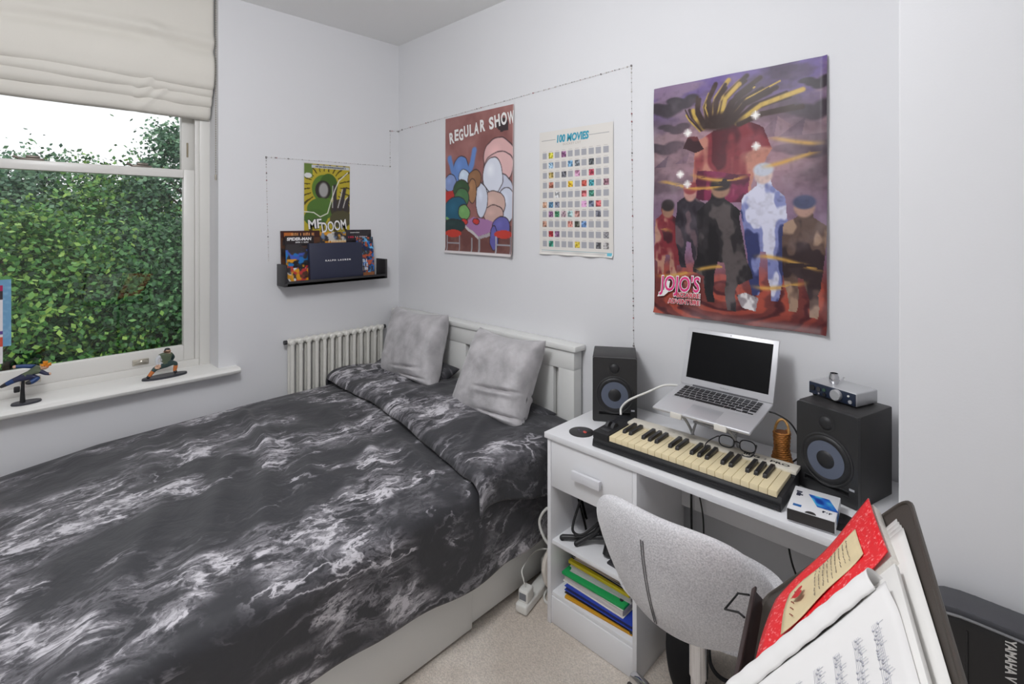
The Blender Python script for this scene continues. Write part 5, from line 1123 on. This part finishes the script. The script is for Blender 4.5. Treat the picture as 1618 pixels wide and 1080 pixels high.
B().lathe([(0, 0), (.096, 0), (.098, .004), (.096, .011), (0, .011)], 40, Matrix.Translation(org), sx=1.0, sy=.36).done('oval_base', BASE, t)
J = {'hip': ((0, 0, .066), .017), 'belly': ((.0, 0, .085), .017), 'chest': ((.002, -.004, .106), .022), 'neck': ((.006, -.008, .124), .009), 'head': ((.008, -.012, .138), .014), 'crown': ((.008, -.011, .150), .011),
     'lk': ((-.045, -.008, .052), .012), 'ls': ((-.052, -.01, .042), .011), 'la': ((-.070, -.006, .018), .0085), 'lf': ((-.078, -.014, .0125), .007), 'rk': ((.045, -.006, .066), .012), 'rs': ((.046, -.006, .054), .011), 'ra': ((.042, .0, .022), .0095), 'rf': ((.048, -.012, .0145), .008),
     'lsh': ((-.022, -.002, .112), .011), 'le': ((-.038, -.008, .094), .0085), 'lw': ((-.034, -.014, .072), .007), 'lh': ((-.036, -.016, .062), .007), 'rsh': ((.026, -.002, .112), .011), 're': ((.038, .006, .094), .0085), 'rw': ((.030, .008, .078), .007)}
figure(t, J, [('hip', 'belly', 1), ('belly', 'chest', 1), ('chest', 'neck', 1), ('neck', 'head', 0), ('head', 'crown', 6), ('hip', 'lk', 2), ('lk', 'ls', 2), ('ls', 'la', 3), ('la', 'lf', 6), ('hip', 'rk', 2), ('rk', 'rs', 2), ('rs', 'ra', 3), ('ra', 'rf', 6), ('chest', 'lsh', 1), ('lsh', 'le', 7), ('le', 'lw', 7), ('lw', 'lh', 0), ('chest', 'rsh', 1), ('rsh', 're', 2), ('re', 'rw', 2)], FM, 1.0, org + Vector((0, 0, .0)))
t = thing('action_figure', 'small leaping toy figure in blue with orange hair on a post', 'figurine', (.118, 3.056, SZ_)); org = Vector((.118, 3.056, SZ_))
B().lathe([(0, 0), (.048, 0), (.050, .003), (.048, .009), (0, .009)], 36, Matrix.Translation(org), sx=1.0, sy=.62).done('oval_base', BASE, t)
B().tube([org + Vector((-.012, 0, .006)), org + Vector((-.012, 0, .06)), org + Vector((-.010, 0, .118))], [.0095, .007, .0045], 12).done('post', M_BLK2, t)
J = {'hip': ((-.006, 0, .118), .014), 'belly': ((.010, 0, .128), .014), 'chest': ((.032, -.004, .138), .019), 'neck': ((.048, -.008, .142), .008), 'head': ((.060, -.012, .148), .0145), 'crown': ((.066, -.010, .158), .012),
     'lk': ((-.040, .006, .106), .012), 'la': ((-.062, .008, .095), .010), 'lf': ((-.082, .010, .085), .006), 'rk': ((.040, -.014, .106), .013), 'ra': ((.012, -.022, .092), .011), 'rf': ((-.006, -.024, .094), .008),
     'lsh': ((.028, .010, .152), .010), 'le': ((-.006, .014, .160), .009), 'lw': ((-.034, .012, .164), .007), 'lh': ((-.044, .012, .162), .008), 'rsh': ((.046, -.016, .132), .010), 're': ((.060, -.026, .122), .008), 'rw': ((.072, -.030, .118), .006), 'rh': ((.079, -.031, .119), .007)}
bd = figure(t, J, [('hip', 'belly', 1), ('belly', 'chest', 1), ('chest', 'neck', 1), ('neck', 'head', 0), ('head', 'crown', 3), ('hip', 'lk', 5), ('lk', 'la', 4), ('la', 'lf', 6), ('hip', 'rk', 5), ('rk', 'ra', 4), ('ra', 'rf', 6), ('chest', 'lsh', 1), ('lsh', 'le', 4), ('le', 'lw', 4), ('lw', 'lh', 0), ('chest', 'rsh', 1), ('rsh', 're', 5), ('re', 'rw', 5), ('rw', 'rh', 0)], FM, 1.0, org)
b = B()
for k in range(26):
    a = rnd.uniform(0, 6.28); e = rnd.uniform(-.2, 1.3); d_ = Vector((math.cos(a) * math.cos(e), math.sin(a) * math.cos(e), math.sin(e))); c0 = org + Vector((.061, -.009, .154)); b.tube([c0 + d_ * .008, c0 + d_ * .021], [.006, .0012], 6)
b.done('hair', mat('hair_orange', (228, 146, 30), .5), t, smooth=60)
b = B(); b.box((-.040, -.022, .058), (-.020, -.004, .082), bev=.004, M=Matrix.Translation(org)); b.done('pouch', M_BLK2, t)

# card taped inside the window pane ------------------------------------------------------
t = thing('window_card', 'blue-bordered printed card taped to the window glass', 'card', (-.02, F0 + .03, .95))
GY = F0 + .0385
cv = Canvas(.16, .30, 40, 70, (112, 160, 196)); q = vn(cv.u, cv.v * 2, 12, 3, 2); cv.mix((q - .5) * 2, (150, 190, 214)); cv.build('blue_card', frame((-.085, GY, 1.29), (1, 0, 0), (0, 0, -1), (0, -1, 0)), t)
cv = Canvas(.13, .35, 40, 90, (226, 222, 226)); cv.rect(0, 0, 1, .18, (60, 52, 56)); cv.rect(.3, 0, 1, .07, (176, 40, 90)); cv.rect(.1, .58, 1, .63, (96, 70, 140)); cv.rect(.1, .66, 1, .78, (206, 86, 70)); cv.build('white_card', frame((-.082, GY - .0012, 1.265), (1, 0, 0), (0, 0, -1), (0, -1, 0)), t)

# ================================================================== OUTDOORS
def grass():
    return mat('rough_grass', (70, 96, 48), .9, var=.3, vscale=2)
gb = B().box((-25, WY + .4, -3.25), (30, 40, -3.05)); struct('ground', gb, grass())
LEAF = [leaf_mat('leaf_fresh', (38, 84, 34), (78, 138, 58), (150, 186, 84)), leaf_mat('leaf_deep', (26, 62, 34), (52, 104, 58), (96, 146, 84)), leaf_mat('leaf_cool', (40, 78, 58), (84, 128, 96), (140, 176, 136))]
BARK = mat('bark', (92, 80, 66), .85, bump=.3, bscale=30)
def tree(label, x, y, z0, z1, rx, ry, nleaf, m_, seed, group, size=.10, airy=0.0, zb=-3.06):
    rs = np.random.RandomState(seed); t = thing('leafy_tree', label, 'tree', (x, y, zb), group=group); rr = random.Random(seed)
    br = B(); br.tube([(x, y, zb), (x + .05, y, (zb + z1) / 2 - .6), (x, y + .05, z1 - .3)], [.10, .06, .018], 8); br.done('trunk', BARK, t)
    ncl = max(30, int(70 * (1 + airy))); u = rs.rand(ncl); th = rs.rand(ncl) * 2 * np.pi; zz = z0 + (z1 - z0) * u
    prof = np.sqrt(np.clip(1 - (np.abs(u - .42) / .60) ** 2.4, .05, 1)); rad = prof * (.45 + .55 * np.sqrt(rs.rand(ncl)))
    C = np.stack([x + rx * rad * np.cos(th), y + ry * rad * np.sin(th), zz], 1); b2 = B()
    for c_ in C[::3]: b2.tube([(x, y, c_[2] - .45), ((x + c_[0]) / 2, (y + c_[1]) / 2, c_[2] - .18), tuple(c_)], [.022, .012, .004], 5)
    b2.done('branches', BARK, t, kind='stuff')
    k = rs.randint(0, ncl, nleaf); sg = .20 if not airy else .13; P_ = C[k] + rs.randn(nleaf, 3) * np.array([sg, sg, sg * .8]) * (.6 + rs.rand(ncl)[k])[:, None]
    n_ = rs.randn(nleaf, 3) + np.array([0, -.6, .9]); n_ /= np.linalg.norm(n_, axis=1)[:, None]; a_ = np.cross(n_, rs.randn(nleaf, 3)); a_ /= np.linalg.norm(a_, axis=1)[:, None]; c2 = np.cross(n_, a_)
    L_ = (size * (.6 + .8 * rs.rand(nleaf)))[:, None]; Wd = L_ * .34
    V = np.stack([P_ - a_ * L_ * .5, P_ + c2 * Wd - n_ * L_ * .08, P_ + a_ * L_ * .5 - n_ * L_ * .12, P_ - c2 * Wd - n_ * L_ * .08], 1).reshape(-1, 3)
    F = np.arange(nleaf * 4, dtype=np.int32)
    me = bpy.data.meshes.new('foliage'); me.vertices.add(nleaf * 4); me.vertices.foreach_set('co', V.astype(np.float32).ravel()); me.loops.add(nleaf * 4); me.loops.foreach_set('vertex_index', F); me.polygons.add(nleaf); me.polygons.foreach_set('loop_start', np.arange(0, nleaf * 4, 4, dtype=np.int32)); me.update()
    mesh_obj('foliage', me, [m_], t, kind='stuff', smooth=0)
LB = 'dense green bush growing in the thicket outside the window'
for i, (x, y, z1, rx, ry, n_, k) in enumerate(((.1, 7.0, 1.55, 1.1, .8, 75000, 0), (1.35, 7.2, 1.35, 1.1, .8, 75000, 1), (2.6, 7.4, 1.5, 1.2, .9, 50000, 0), (-1.2, 7.2, 1.7, 1.2, .8, 40000, 1), (3.9, 7.6, 1.7, 1.2, .9, 20000, 1), (-2.6, 7.4, 1.7, 1.2, .9, 20000, 0))):
    tree(LB, x, y, -1.9, z1, rx, ry, n_, LEAF[k], 10 + i, 'bushes in the thicket', .055)
LT = 'tall loose green tree rising behind the thicket outside the window'
for i, (x, y, z0, z1, rx, ry, n_, k, ai_) in enumerate(((.15, 9.6, -.6, 2.20, 1.2, .9, 36000, 2, 0), (1.3, 9.4, -.6, 2.05, 1.1, .9, 36000, 0, 0), (2.10, 8.8, -.3, 2.85, .8, .7, 26000, 2, .3), (-1.6, 9.8, -.6, 2.4, 1.4, .9, 20000, 1, 0), (3.9, 9.8, -.6, 2.7, 1.3, 1, 18000, 2, 0), (.75, 10.5, -.6, 2.4, 1.3, .9, 12000, 1, .4), (5.4, 10.2, -.6, 2.8, 1.4, 1, 12000, 1, 0), (-3.2, 10, -.6, 2.7, 1.4, 1, 12000, 2, 0))):
    tree(LT, x, y, z0, z1, rx, ry, n_, LEAF[k], 40 + i, 'tall trees behind the thicket', .062, ai_)
